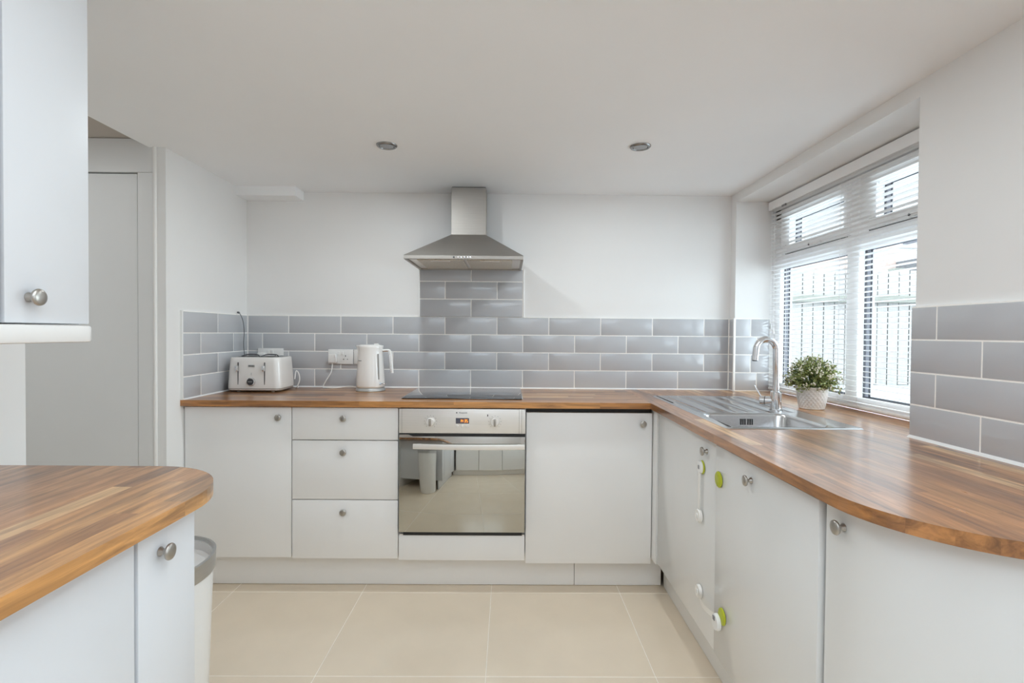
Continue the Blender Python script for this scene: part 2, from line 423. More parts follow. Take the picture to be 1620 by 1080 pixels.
part('grout', MB().box(XL-0.004, XR+0.004, 0.0008, 0.009, WT-0.01, zt+0.002).box(-0.525, 0.086, 0.0008, 0.009, zt, 1.608), 'grout', wb)
part('grout', MB().box(-1.528, XL-0.0008, -0.602, 0.003, WT-0.01, zt+0.002), 'grout', wl)
part('grout', MB().box(XR+0.0008, 1.302, -2.302, -1.374, WT-0.01, zt+0.002).box(XR+0.0008, 1.302, -0.064, 0.003, WT-0.01, zt+0.002)
     .box(1.294, 1.50, -0.0622, -0.053, WT-0.01, zt+0.002), 'grout', wr)
# white edging strips and sealant
struct('trim_2', MB().box(-1.527, XL+0.0035, -0.611, -0.6025, WT, zt+0.003, 0.001, 1), 'white_plastic')
struct('trim_3', MB().box(-0.529, -0.5215, -0.001, 0.009, zt, 1.607, 0.001, 1), 'white_plastic')
struct('trim_4', MB().box(0.0825, 0.090, -0.001, 0.009, zt, 1.607, 0.001, 1), 'white_plastic')
struct('trim_5', MB().tube([(1.2915, -0.0635, WT), (1.2915, -0.0635, zt+0.003)], 0.005, 10), 'white_plastic')
struct('trim_6', MB().prism([(0.0, WT), (-0.006, WT), (-0.003, WT+0.003), (0.0, WT+0.006)], 'x', XL, XR), 'white_plastic')
struct('trim_7', MB().prism([(XL, WT), (XL+0.006, WT), (XL+0.003, WT+0.003), (XL, WT+0.006)], 'y', -0.602, 0), 'white_plastic')
struct('trim_8', MB().prism([(XR, WT), (XR-0.008, WT), (XR-0.004, WT+0.004), (XR, WT+0.008)], 'y', -2.25, -1.374), 'white_plastic')
struct('trim_9', MB().box(XL+0.0005, XL+0.003, -0.003, 0, WT, zt+0.002), 'grout')

# ------------------------------------------------------------------ windows
def window(name, X0, X1, panes, fans, yr, zr, handles):
    """frame in the right wall between X0 (room side) and X1"""
    w = bpy.data.objects.new(name, None); COL.objects.link(w); w['kind'] = 'structure'; ORG[w.name] = Vector((0, 0, 0))
    y0, y1 = yr; z0, z1 = zr
    opens = panes+fans
    # bars: outer frame
    part('frame', MB().box(X0, X1, y0, y1, z0, min(o[2] for o in opens), 0.003, 1).box(X0, X1, y0, y1, max(o[3] for o in opens), z1, 0.003, 1)
         .box(X0, X1, y0, min(o[0] for o in opens), z0, z1, 0.003, 1).box(X0, X1, max(o[1] for o in opens), y1, z0, z1, 0.003, 1), 'upvc', w)
    ps = sorted(panes)
    for a, c in zip(ps, ps[1:]):
        part('mullion', MB().box(X0-0.004, X1, a[1], c[0], z0+0.02, z1-0.02, 0.003, 1), 'upvc', w)
    for p, f in zip(ps, sorted(fans)):
        part('transom', MB().box(X0+0.0005, X1, p[0]-0.02, p[1]+0.02, p[3], f[2], 0.003, 1), 'upvc', w)
        part('sash', MB().box(X0-0.012, X0, f[0]-0.045, f[1]+0.045, f[2]-0.045, f[2], 0.002, 1).box(X0-0.012, X0, f[0]-0.045, f[1]+0.045, f[3], f[3]+0.045, 0.002, 1)
             .box(X0-0.012, X0, f[0]-0.045, f[0], f[2], f[3], 0.002, 1).box(X0-0.012, X0, f[1], f[1]+0.045, f[2], f[3], 0.002, 1)
             .box(X0, X1, p[0]-0.01, f[0], f[2], f[3]).box(X0, X1, f[1], p[1]+0.01, f[2], f[3]), 'upvc', w)
        part('shadow_gap', MB().box(X0-0.002, X0+0.001, f[1]+0.0455, f[1]+0.052, f[2]-0.05, f[3]+0.05).box(X0-0.002, X0+0.001, f[0]-0.045, f[1]+0.052, f[2]-0.052, f[2]-0.0455), 'gasket', w)  # dark strips draw the shadow gap between opening sash and frame
    for o in opens:
        y_0, y_1, z_0, z_1 = o; xm = (X0+X1)/2+0.006
        g = part('pane', MB().box(xm-0.002, xm+0.002, y_0-0.002, y_1+0.002, z_0-0.002, z_1+0.002), 'window_glass', w, 0)
        t = 0.004
        for q, mt in ((xm-0.014, 'gasket'), (xm+0.012, 'gasket')):
            part('gasket', MB().box(q-0.003, q+0.003, y_0, y_0+t, z_0, z_1).box(q-0.003, q+0.003, y_1-t, y_1, z_0, z_1)
                 .box(q-0.003, q+0.003, y_0, y_1, z_0, z_0+t).box(q-0.003, q+0.003, y_0, y_1, z_1-t, z_1), mt, g)
        part('spacer', MB().box(xm-0.009, xm+0.007, y_0, y_0+t*0.7, z_0, z_1).box(xm-0.009, xm+0.007, y_1-t*0.7, y_1, z_0, z_1)
             .box(xm-0.009, xm+0.007, y_0, y_1, z_1-t*0.7, z_1), 'spacer_grey', g)
    for (y, z) in handles:
        h = part('handle', MB().box(X0-0.030, X0-0.012, y-0.015, y+0.015, z-0.010, z+0.010, 0.004, 2).box(X0-0.034, X0-0.022, y-0.09, y+0.01, z-0.007, z+0.007, 0.004, 2), 'upvc', w)
        part('handle_button', MB().lathe([(0.005, 0), (0.005, 0.003), (0, 0.003)], (X0-0.034, y, z), (-1, 0, 0), 12), 'gasket', h)
    return w
window('window_1', 1.53, 1.60, [(-0.690, -0.108, 0.965, 1.613), (-1.318, -0.770, 0.965, 1.613)],
       [(-0.672, -0.215, 1.728, 1.872), (-1.30, -0.880, 1.728, 1.872)], (-1.378, -0.055), (WT, 1.995), [(-0.44, 1.690), (-1.09, 1.690)])
window('added_window', 1.53, 1.60, [(-3.15, -2.49, 0.93, 1.92)], [], (-3.22, -2.42), (0.86, 1.99), [])  # unseen window, added to light the left cabinets from the side
# ------------------------------------------------------------------ worktops made of glued staves
def clip(poly, a, b, c):
    """keep a*x+b*y<=c"""
    out = []
    for i in range(len(poly)):
        p, q = poly[i], poly[(i+1) % len(poly)]
        dp, dq = a*p[0]+b*p[1]-c, a*q[0]+b*q[1]-c
        if dp <= 0: out.append(p)
        if dp*dq < 0:
            t = dp/(dp-dq); out.append((p[0]+(q[0]-p[0])*t, p[1]+(q[1]-p[1])*t))
    return out
def clip_convex(poly, hull):
    n = len(hull)
    for i in range(n):
        (x0, y0), (x1, y1) = hull[i], hull[(i+1) % n]      # counter-clockwise hull
        poly = clip(poly, y1-y0, -(x1-x0), (y1-y0)*x0-(x1-x0)*y0)
        if len(poly) < 3: return []
    return poly
def minus_rect(r, h):
    x0, x1, y0, y1 = r
    if not h or x1 <= h[0] or x0 >= h[1] or y1 <= h[2] or y0 >= h[3]: return [r]
    out = []
    if x0 < h[0]: out.append((x0, h[0], y0, y1))
    if x1 > h[1]: out.append((h[1], x1, y0, y1))
    a, c = max(x0, h[0]), min(x1, h[1])
    if y0 < h[2]: out.append((a, c, y0, h[2]))
    if y1 > h[3]: out.append((a, c, h[3], y1))
    return out
def staves(parent, hull, axis, w, hole=None, lens=(0.28, 0.75), seed=1, edge=None, mean=0.50):
    rnd = random.Random(seed)
    xs = [p[0] for p in hull]; ys = [p[1] for p in hull]
    x0, x1, y0, y1 = min(xs), max(xs), min(ys), max(ys)
    a0, a1, c0, c1 = (x0, x1, y0, y1) if axis == 'x' else (y0, y1, x0, x1)
    nrow = max(1, round((c1-c0)/w)); wv = (c1-c0)/nrow
    for r in range(nrow):
        u = a0 - rnd.random()*0.4
        while u < a1:
            l = rnd.uniform(*lens); s0, s1 = max(u, a0), min(u+l, a1); u += l
            tone = min(1.0, max(0.0, rnd.gauss(mean, 0.17))) if rnd.random() > 0.05 else rnd.uniform(0.9, 1.0)
            if edge and r == (nrow-1 if edge[0] == 'hi' else 0): tone = rnd.uniform(*edge[1])
            if s1-s0 < 0.004: continue
            v0, v1 = c0+r*wv, c0+(r+1)*wv
            rect = (s0, s1, v0, v1) if axis == 'x' else (v0, v1, s0, s1)
            for q in minus_rect(rect, hole):
                if q[1]-q[0] < 0.0015 or q[3]-q[2] < 0.0015: continue
                poly = clip_convex([(q[0], q[2]), (q[1], q[2]), (q[1], q[3]), (q[0], q[3])], hull)
                cl = []
                for p in poly:
                    if not cl or (abs(p[0]-cl[-1][0])+abs(p[1]-cl[-1][1])) > 1e-5: cl.append(p)
                if len(cl) > 2 and abs(cl[0][0]-cl[-1][0])+abs(cl[0][1]-cl[-1][1]) < 1e-5: cl.pop()
                if len(cl) < 3: continue
                part('stave', MB().prism(cl, 'z', WB, WT), 'oiled_wood_'+axis, parent, 0).color = (tone, tone, tone, 1)
wk1 = thing('worktop', 'long oiled wood worktop along the back wall, under the hob', 'worktop', (-0.43, -0.30, WB))
staves(wk1, [(-1.533, -0.610), (0.668, -0.610), (0.668, 0.0), (-1.533, 0.0)], 'x', 0.044, lens=(0.3, 0.9), seed=3, edge=('lo', (0.55, 0.8)))
SK = (0.775, 1.140, -1.238, -0.905)                         # cut-out for the sink bowl
wk2 = thing('worktop', 'wood worktop with curved end under the window, holding the sink', 'worktop', (0.98, -1.13, WB))
R_ = 0.30; arc = [(0.968-R_*math.cos(t), -1.96-R_*math.sin(t)) for t in [PI/2*i/18 for i in range(19)]]
hull = [(0.668, 0.0)] + arc + [(1.299, -2.26), (1.299, 0.0)]
staves(wk2, hull, 'y', 0.042, SK, lens=(0.3, 0.95), seed=11, edge=('lo', (0.25, 0.5)), mean=0.42)
staves(wk2, [(1.299, -1.377), (1.528, -1.377), (1.528, -0.056), (1.299, -0.056)], 'y', 0.042, lens=(0.35, 0.9), seed=5)
wk3 = thing('worktop', 'wood worktop with a rounded corner in the left foreground', 'worktop', (-0.88, -2.6, WB))
arc = [(-0.83+0.22*math.cos(t), -2.01+0.22*math.sin(t)) for t in [PI/2*i/16 for i in range(17)]]
staves(wk3, [(-1.349, -3.86), (-0.61, -3.86)] + arc + [(-1.349, -1.79)], 'y', 0.042, lens=(0.35, 1.0), seed=21, edge=('hi', (0.74, 0.88)))
wk4 = thing('worktop', 'wood worktop along the wall behind the viewpoint', 'worktop', (0.34, -3.55, WB))
staves(wk4, [(-0.609, -3.855), (1.298, -3.855), (1.298, -3.24), (-0.609, -3.24)], 'x', 0.06, lens=(0.5, 1.2), seed=31)

# ------------------------------------------------------------------ cabinets
def knob(parent, p, d, mat='nickel'):
    prof = [(0.0, 0.0), (0.0085, 0.0), (0.0085, 0.002), (0.0055, 0.006), (0.005, 0.011), (0.0075, 0.0145), (0.0145, 0.0165),
            (0.0155, 0.019), (0.0145, 0.0215), (0.010, 0.0232), (0.0, 0.024)]
    return part('knob', MB().lathe(prof, p, d, 28), mat, parent, 50)
YF = -0.585
def back_unit(name, label, cat, x0, x1, zt_=0.882, zb=0.17):
    t = thing(name, label, cat, ((x0+x1)/2, -0.3, 0))
    part('body', MB().box(x0+0.001, x1-0.001, -0.566, -0.02, zb, zt_), 'carcass_white', t)
    part('support', MB().box(x0+0.02, x0+0.06, -0.45, -0.10, 0, zb).box(x1-0.06, x1-0.02, -0.45, -0.10, 0, zb), 'dark_grey_plastic', t)
    return t
t = back_unit('base_cabinet', 'white base cabinet below the toaster, with a single knobbed door', 'cabinet', -1.523, -1.0185)
d = part('door', MB().box(-1.5195, -1.0205, YF, YF+0.018, 0.167, 0.878, 0.0012, 2), 'cabinet_white', t); knob(d, (-1.0765, YF, 0.831), (0, -1, 0))
t = back_unit('drawer_cabinet', 'white cabinet with three drawers left of the oven', 'cabinet', -1.0185, -0.5145)
for z0, z1, kz in ((0.7265, 0.878, 0.8284), (0.444, 0.7215, 0.6688), (0.163, 0.4395, 0.386)):
    d = part('drawer', MB().box(-1.0155, -0.5170, YF, YF+0.018, z0, z1, 0.0012, 2), 'cabinet_white', t); knob(d, (-0.772, YF, kz), (0, -1, 0))
t = back_unit('oven_housing', 'white panel and housing directly below the oven door', 'cabinet', -0.5145, 0.0855, 0.284)
part('panel', MB().box(-0.5125, 0.0830, YF, YF+0.018, 0.157, 0.2745, 0.0012, 2), 'cabinet_white', t)
part('side_panel', MB().box(-0.5135, -0.5115, -0.570, -0.02, 0.284, 0.882).box(0.0835, 0.0855, -0.570, -0.02, 0.284, 0.882), 'carcass_white', t)
t = back_unit('dishwasher', 'integrated appliance behind a plain white panel right of the oven', 'dishwasher', 0.0855, 0.686, 0.852)
d = part('door', MB().box(0.0878, 0.6835, YF, YF+0.020, 0.144, 0.8605, 0.0014, 2), 'cabinet_white', t); knob(d, (0.6374, YF, 0.812), (0, -1, 0))
part('top_recess', MB().box(0.0878, 0.6835, -0.560, -0.03, 0.853, 0.8825), 'black_plastic', t)

XF = 0.695
t = thing('corner_filler', 'narrow white filler strip in the corner right of the dishwasher', 'panel', (0.70, -0.62, 0.15))
part('strip', MB().box(XF-0.008, XF+0.012, -0.650, -0.560, 0.170, 0.882, 0.001, 1), 'cabinet_gloss', t)
def right_unit(name, label, y0, y1, cat='cabinet'):
    t = thing(name, label, cat, (1.0, (y0+y1)/2, 0))
    part('body', MB().box(XF+0.019, 1.27, y0+0.001, y0+0.018, 0.175, 0.72).box(XF+0.019, 1.27, y1-0.018, y1-0.001, 0.175, 0.72)
         .box(XF+0.019, 1.27, y0+0.018, y1-0.018, 0.175, 0.193).box(XF+0.019, XF+0.035, y0+0.001, y1-0.001, 0.70, 0.882), 'carcass_white', t)
    part('support', MB().box(0.85, 0.89, y0+0.04, y0+0.08, 0, 0.175).box(0.85, 0.89, y1-0.08, y1-0.04, 0, 0.175), 'dark_grey_plastic', t)
    return t
t = right_unit('sink_cabinet', 'white gloss cabinet beneath the sink drainer, beside the corner', -1.3135, -0.652)
d = part('door', MB().box(XF, XF+0.018, -1.3115, -0.6535, 0.178, 0.877, 0.0014, 2), 'cabinet_gloss', t); knob(d, (XF, -1.233, 0.829), (-1, 0, 0))
t = right_unit('base_cabinet', 'white gloss cabinet between the sink cabinet and curved end cabinet', -1.889, -1.3135)
d = part('door', MB().box(XF-0.002, XF+0.016, -1.886, -1.3155, 0.178, 0.870, 0.0014, 2), 'cabinet_gloss', t); knob(d, (XF-0.002, -1.566, 0.822), (-1, 0, 0))
# curved end cabinet
t = thing('curved_end_cabinet', 'white gloss cabinet with a curved door under the rounded worktop end', 'cabinet', (1.0, -2.05, 0))
def arcpts(r, n=20, x_end=None):
    return [(0.968-r*math.cos(a), -1.96-r*math.sin(a)) for a in [PI/2*i/n for i in range(n+1)]]
ro, ri = 0.264, 0.246
o_arc = [(0.968-ro, -1.896)] + arcpts(ro); i_arc = [(0.968-ri, -1.896)] + arcpts(ri)
d = part('door', MB().prism(o_arc + list(reversed(i_arc)), 'z', 0.178, 0.880, 0.0010, 1), 'cabinet_gloss', t, 30); knob(d, (0.968-ro, -1.955, 0.835), (-1, -0.02, 0))
part('end_panel', MB().box(0.972, 1.285, -1.96-ro, -1.96-ro+0.018, 0.178, 0.880, 0.001, 1), 'cabinet_gloss', t)
part('body', MB().prism([(0.968-0.244, -1.892)] + arcpts(0.244, 12) + [(1.28, -1.96-0.244), (1.28, -1.892)], 'z', 0.175, 0.60), 'carcass_white', t)
part('support', MB().box(0.85, 0.89, -2.0, -1.96, 0, 0.175), 'dark_grey_plastic', t)
# plinths
single('plinth', MB().box(-1.52, 0.330, -0.505, -0.490, 0.002, 0.162, 0.001, 1), 'cabinet_white', 'long white plinth board below the drawers and oven', 'plinth', (-0.6, -0.5, 0))
single('plinth', MB().box(0.332, 0.757, -0.505, -0.490, 0.002, 0.150, 0.001, 1), 'cabinet_white', 'short white plinth board below the dishwasher panel', 'plinth', (0.55, -0.5, 0))
pl = [(0.768, -0.515), (0.768, -1.96)] + [(0.968-0.20*math.cos(a), -1.96-0.20*math.sin(a)) for a in [PI/2*i/10 for i in range(1, 11)]] + [(1.28, -2.16)]
pin = [(1.28, -2.145)] + [(0.968-0.185*math.cos(a), -1.96-0.185*math.sin(a)) for a in [PI/2*i/10 for i in range(10, 0, -1)]] + [(0.783, -1.96), (0.783, -0.515)]
single('plinth', MB().prism(pl+pin, 'z', 0.002, 0.172), 'cabinet_gloss', 'white plinth below the sink side cabinets, curving round the end', 'plinth', (0.8, -1.3, 0))

# left foreground: base cabinets facing right
XA = -0.640
def left_unit(name, label, y0, y1, ky, zk):
    t = thing(name, label, 'cabinet', (-0.9, (y0+y1)/2, 0))
    part('body', MB().box(-1.345, XA-0.019, y0+0.001, y1-0.001, 0.17, 0.882), 'cabinet_satin', t)
    d = part('door', MB().box(XA-0.018, XA, y0+0.002, y1-0.002, 0.165, 0.876, 0.0016, 2), 'cabinet_satin', t); knob(d, (XA, ky, zk), (1, 0, 0))
    part('support', MB().box(-0.85, -0.80, y0+0.03, y0+0.07, 0, 0.17), 'dark_grey_plastic', t)
    return t
left_unit('base_cabinet', 'narrow white base cabinet next to the bin in left foreground', -2.131, -1.965, -2.073, 0.828)
left_unit('base_cabinet', 'wide white base cabinet at the lower left picture edge', -2.735, -2.136, -2.66, 0.828)
left_unit('base_cabinet', 'white base cabinet nearest the viewpoint on the left side', -3.235, -2.740, -2.82, 0.828)
single('plinth', MB().box(-0.72, -0.705, -3.235, -1.975, 0.002, 0.160, 0.001, 1), 'cabinet_satin', 'white plinth below the left foreground cabinets', 'plinth', (-0.71, -2.6, 0))
# cabinets behind the viewpoint, seen mirrored in the oven door
for i, (x0, x1) in enumerate(((-0.60, -0.02), (-0.015, 0.58), (0.585, 1.28))):
    t = thing('base_cabinet', ('white base cabinet behind the viewpoint beside the left cabinets', 'white base cabinet behind the viewpoint in the middle',
              'white base cabinet behind the viewpoint beside the right wall')[i], 'cabinet', ((x0+x1)/2, -3.5, 0))
    part('body', MB().box(x0+0.001, x1-0.001, -3.84, -3.28, 0.17, 0.882), 'carcass_white', t)
    d = part('door', MB().box(x0+0.002, x1-0.002, -3.279, -3.261, 0.165, 0.876, 0.0014, 1), 'cabinet_white', t); knob(d, (x1-0.06, -3.261, 0.828), (0, 1, 0))
    part('support', MB().box(x0+0.05, x0+0.10, -3.7, -3.4, 0, 0.17), 'dark_grey_plastic', t)
single('plinth', MB().box(-0.69, 1.28, -3.355, -3.34, 0.002, 0.160, 0.001, 1), 'cabinet_white', 'white plinth below the cabinets behind the viewpoint', 'plinth', (0.3, -3.35, 0))

# wall cabinets upper left
def wall_unit(label, y0, y1, ky):
    t = thing('wall_cabinet', label, 'cabinet', (-1.0, (y0+y1)/2, 1.24))
    part('body', MB().box(-1.349, -0.8795, y0+0.001, y1-0.001, 1.246, 2.02), 'cabinet_satin', t)
    d = part('door', MB().box(-0.878, -0.860, y0+0.002, y1-0.002, 1.2470, 2.02, 0.0018, 2), 'cabinet_satin', t); knob(d, (-0.860, ky, 1.293), (1, 0, 0))
wall_unit('narrow white wall cabinet with a round knob, top left of view', -2.138, -1.955, -2.092)
wall_unit('white wall cabinet cut off by the left picture edge', -2.745, -2.143, -2.68)
def rr(x0, x1, y0, y1, r, n=6, corners='abcd'):
    out = []
    for (cx, cy, a0, key) in ((x1-r, y1-r, 0, 'a'), (x0+r, y1-r, PI/2, 'b'), (x0+r, y0+r, PI, 'c'), (x1-r, y0+r, 1.5*PI, 'd')):
        if key in corners: out += [(cx+r*math.cos(a0+PI/2*i/n), cy+r*math.sin(a0+PI/2*i/n)) for i in range(n+1)]
        else: out.append({'a': (x1, y1), 'b': (x0, y1), 'c': (x0, y0), 'd': (x1, y0)}[key])
    return out
single('light_pelmet', MB().prism(rr(-1.349, -0.850, -2.75, -1.945, 0.03, 6, 'a'), 'z', 1.2105, 1.2435, 0.004, 2), 'white_woodwork',
       'white rounded moulding along the underside of the wall cabinets', 'moulding', (-1.0, -2.3, 1.2105))

# ------------------------------------------------------------------ oven and hob
t = thing('oven', 'built-in stainless steel oven with a mirrored glass door', 'oven', (-0.2145, -0.3, 0.28))
ox0, ox1 = -0.5105, 0.0825
part('body', MB().box(ox0+0.004, ox1-0.004, -0.570, -0.04, 0.286, 0.880), 'dark_grey_plastic', t)
cp = part('control_panel', MB().box(ox0, ox1, -0.598, -0.571, 0.762, 0.8775, 0.0015, 2), 'steel_panel', t)
part('side_line', MB().box(ox1-0.030, ox1-0.0285, -0.5986, -0.597, 0.763, 0.876).box(ox1-0.018, ox1-0.0165, -0.5986, -0.597, 0.763, 0.876).box(ox0+0.013, ox0+0.0142, -0.5986, -0.597, 0.763, 0.876), 'nickel', cp)
for kx in (-0.3629, -0.0606):
    k = part('dial', MB().lathe([(0.022, 0), (0.022, 0.004), (0.0205, 0.006), (0.019, 0.017), (0.0175, 0.0185), (0, 0.019)], (kx, -0.598, 0.817), (0, -1, 0), 36), 'steel_panel', cp, 35)
    part('grip', MB().box(kx-0.005, kx+0.005, -0.6265, -0.615, 0.799, 0.835, 0.003, 2), 'nickel', k)
    for i in range(11):
        a = math.radians(-140+28*i); part('dial_mark', MB().box(kx+0.029*math.sin(a)-0.0011, kx+0.029*math.sin(a)+0.0011, -0.5985, -0.597, 0.817+0.029*math.cos(a)-0.0011, 0.817+0.029*math.cos(a)+0.0011), 'mid_grey_plastic', cp, 0)
part('lamp_mark', MB().box(-0.0970, -0.0928, -0.5986, -0.597, 0.843, 0.8525, 0.0004, 1), 'print_dark', cp)
ds = part('display', MB().box(-0.2445, -0.1821, -0.5995, -0.590, 0.8085, 0.8345, 0.0008, 1), 'display_glass', cp)
SEG = {'1': 'bc', '4': 'bcfg', '3': 'abcdg', '5': 'acdfg'}
dg = MB()
for ch, dx in (('1', -0.2225), ('4', -0.2150), ('3', -0.2010), ('5', -0.1915)):
    w_, h_, th = 0.0058, 0.0130, 0.0015; zc = 0.8215
    S = {'a': (0, h_/2, 1), 'g': (0, 0, 1), 'd': (0, -h_/2, 1), 'b': (w_/2, h_/4, 0), 'c': (w_/2, -h_/4, 0), 'f': (-w_/2, h_/4, 0), 'e': (-w_/2, -h_/4, 0)}
    for s in SEG[ch]:
        sx, sz, hor = S[s]
        if hor: dg.box(dx+sx-w_/2, dx+sx+w_/2, -0.6002, -0.5992, zc+sz-th/2, zc+sz+th/2)
        else: dg.box(dx+sx-th/2, dx+sx+th/2, -0.6002, -0.5992, zc+sz-h_/4, zc+sz+h_/4)
for q in (-0.0035, 0.0035): dg.box(-0.2082, -0.2068, -0.6002, -0.5992, 0.8215+q-0.0008, 0.8215+q+0.0008)
part('digits', dg, 'display_digits', ds, 0)
for bx in (-0.2383, -0.2125, -0.188):
    part('button', MB().lathe([(0.0075, 0), (0.0075, 0.0015), (0.006, 0.003), (0, 0.003)], (bx, -0.598, 0.7965), (0, -1, 0), 24), 'steel_panel', cp, 35)
me = text_mesh('Hotpoint', 0.0105, 'print_dark')
inst('lettering', me, cp, (-0.2105, -0.5984, 0.8595), (PI/2, 0, 0))
part('emblem', MB().box(-0.2430, -0.2375, -0.5987, -0.597, 0.8568, 0.8622), 'print_dark', cp, 0)
dr = part('door', MB().box(ox0+0.0005, ox1-0.0005, -0.598, -0.572, 0.2945, 0.7560, 0.0015, 2), 'oven_mirror_glass', t)
part('door_top_shadow', MB().prism([(ox0+0.001, 0.7605), (ox1, 0.7605), (ox1, 0.7475), (-0.445, 0.7475), (-0.457, 0.752), (-0.468, 0.7565), (ox0+0.001, 0.7575)], 'y', -0.5988, -0.580), 'black_plastic', dr, 0)  # black door gap line, thickened to paint the shadow above the handle
part('lower_vent', MB().box(ox0+0.02, ox1-0.012, -0.590, -0.570, 0.2775, 0.2935), 'black_plastic', t)
part('lower_trim', MB().box(ox0+0.001, ox1-0.001, -0.588, -0.570, 0.2755, 0.2815, 0.0008, 1), 'steel_panel', t)
hp = []
for i in range(17):
    s = i/16; x = -0.440+s*0.519; b_ = 0.6300+0.014*math.sin(PI*s); hp.append((x, -b_))
hb = MB().prism(hp + [(x, y+0.010) for x, y in reversed(hp)], 'z', 0.6935, 0.7175, 0.002, 2)
hd = part('handle', hb, 'steel_panel', dr, 30)
part('bracket', MB().box(-0.425, -0.405, -0.630, -0.597, 0.698, 0.713, 0.002, 1).box(0.045, 0.065, -0.630, -0.597, 0.698, 0.713, 0.002, 1), 'steel_panel', hd)

t = thing('hob', 'flat black glass hob set in the back worktop', 'hob', (-0.223, -0.27, WT))
part('glass', MB().box(-0.5135, 0.067, -0.516, -0.028, WT+0.0005, WT+0.0055, 0.0015, 2), 'hob_glass', t)
part('edge_trim', MB().box(0.0675, 0.0715, -0.516, -0.028, WT, WT+0.0058, 0.001, 1).box(-0.518, -0.5140, -0.516, -0.028, WT, WT+0.0045, 0.001, 1), 'chrome', t)

# ------------------------------------------------------------------ extractor hood
t = thing('extractor_hood', 'stainless steel chimney extractor hood on the back wall above the hob', 'extractor hood', (-0.2245, -0.2, 1.599))
hx0, hx1, hy, hz0, hz1 = -0.5225, 0.0715, -0.450, 1.599, 1.6185
rim = MB()
rim.box(hx0, hx1, hy, hy+0.012, hz0, hz1, 0.0015, 1).box(hx0, hx0+0.012, hy+0.012, 0.006, hz0, hz1).box(hx1-0.012, hx1, hy+0.012, 0.006, hz0, hz1).box(hx0, hx1, -0.006, 0.006, hz0, hz1)
rm = part('rim', rim, 'steel_brushed', t)
dx0, dx1, dy = -0.3225, -0.1305, -0.135; dz = 1.779
can = MB(); bm_ = can.bm
lo = [bm_.verts.new(p) for p in ((hx0, hy, hz1), (hx1, hy, hz1), (hx1, 0.004, hz1), (hx0, 0.004, hz1))]
hi = [bm_.verts.new(p) for p in ((dx0, dy, dz), (dx1, dy, dz), (dx1, 0.004, dz), (dx0, 0.004, dz))]
for i in range(4): bm_.faces.new((lo[i], lo[(i+1) % 4], hi[(i+1) % 4], hi[i]))
bm_.faces.new(hi); bm_.faces.new(lo[::-1])
part('canopy', can, 'steel_brushed', t, 0)
part('chimney', MB().box(dx0, dx1, dy, 0.006, dz, 2.0405, 0.0008, 1), 'steel_brushed', t)
part('chimney_gap_shade', MB().box(dx0+0.003, dx1-0.003, dy+0.003, 0.004, 2.0405, 2.0445), 'dark_grey_plastic', t)  # dark strip painting the shade in the gap below the ceiling
part('underside', MB().box(hx0+0.012, hx1-0.012, hy+0.012, 0.0, hz0+0.009, hz0+0.012), 'steel_panel', t)
for fx0, fx1 in ((hx0+0.055, -0.235), (-0.215, hx1-0.055)):
    f = part('filter', MB().box(fx0, fx1, hy+0.06, -0.045, hz0+0.002, hz0+0.009, 0.002, 1), 'filter_mesh', t)
    part('filter_handle', MB().box((fx0+fx1)/2-0.05, (fx0+fx1)/2+0.05, hy+0.075, hy+0.09, hz0-0.001, hz0+0.004, 0.001, 1), 'steel_panel', f)
part('button', MB().lathe([(0.0045, 0), (0.0045, 0.002), (0, 0.0022)], (-0.2738, hy, 1.6088), (0, -1, 0), 16), 'print_dark', rm)
for bx in (-0.2545, -0.2385, -0.2225, -0.2065, -0.1925):
    part('button', MB().lathe([(0.0045, 0), (0.0045, 0.002), (0.0035, 0.003), (0, 0.0032)], (bx, hy, 1.6088), (0, -1, 0), 16), 'chrome', rm)

# ------------------------------------------------------------------ sink and tap
t = thing('sink', 'stainless steel inset sink with a grooved drainer under the window', 'sink', (0.993, -0.79, WT))
sx0, sx1, sy0, sy1 = 0.752, 1.234, -1.257, -0.325; ZS = WT+0.0030
bx0, bx1, by0, by1 = 0.788, 1.128, -1.226, -0.918
rimp = MB()
def ring(poly, z): return [(x, y, z) for x, y in poly]
outer = rr(sx0, sx1, sy0, sy1, 0.022, 8); lip = rr(sx0+0.004, sx1-0.004, sy0+0.004, sy1-0.004, 0.020, 8)
# bowl edge ring resampled onto the same count
bowl = [rr(bx0+e, bx1-e, by0+e, by1-e, r, 8) for e, r in ((-0.008, 0.045), (0.0, 0.040), (0.003, 0.040), (0.008, 0.042), (0.020, 0.045), (0.045, 0.040))]
zb_ = [ZS-0.0006, ZS-0.004, ZS-0.012, ZS-0.10, ZS-0.148, ZS-0.160]
drn = (0.775, 1.205, -0.895, -0.350)                     # grooved field
plate = MB()
plate.grid([ring(outer, WT+0.0002), ring(lip, ZS)], True)
# top plate as strips round the bowl and the drainer field
def flat(x0, x1, y0, y1): plate.face([(x0, y0, ZS), (x1, y0, ZS), (x1, y1, ZS), (x0, y1, ZS)])
e = 0.008
lx0, lx1, ly0, ly1 = sx0+0.004, sx1-0.004, sy0+0.004, sy1-0.004
q = 0.020
flat(lx0+q, lx1-q, ly0, ly0+0.012); flat(lx0, bx0-e, ly0+q, by1+e); flat(bx1+e, lx1, ly0+q, by1+e)
flat(lx0, lx1, by1+e, drn[2]); flat(lx0, drn[0], drn[2], ly1-q); flat(drn[1], lx1, drn[2], ly1-q)
flat(lx0+q, lx1-q, drn[3], ly1)
flat(drn[0], drn[1], drn[3], drn[3]+0.0001)
flat(lx0+q, bx0-e, ly0+0.012, ly0+q); flat(bx1+e, lx1-q, ly0+0.012, ly0+q); flat(bx0-e, bx1+e, ly0+0.012, by0-e)
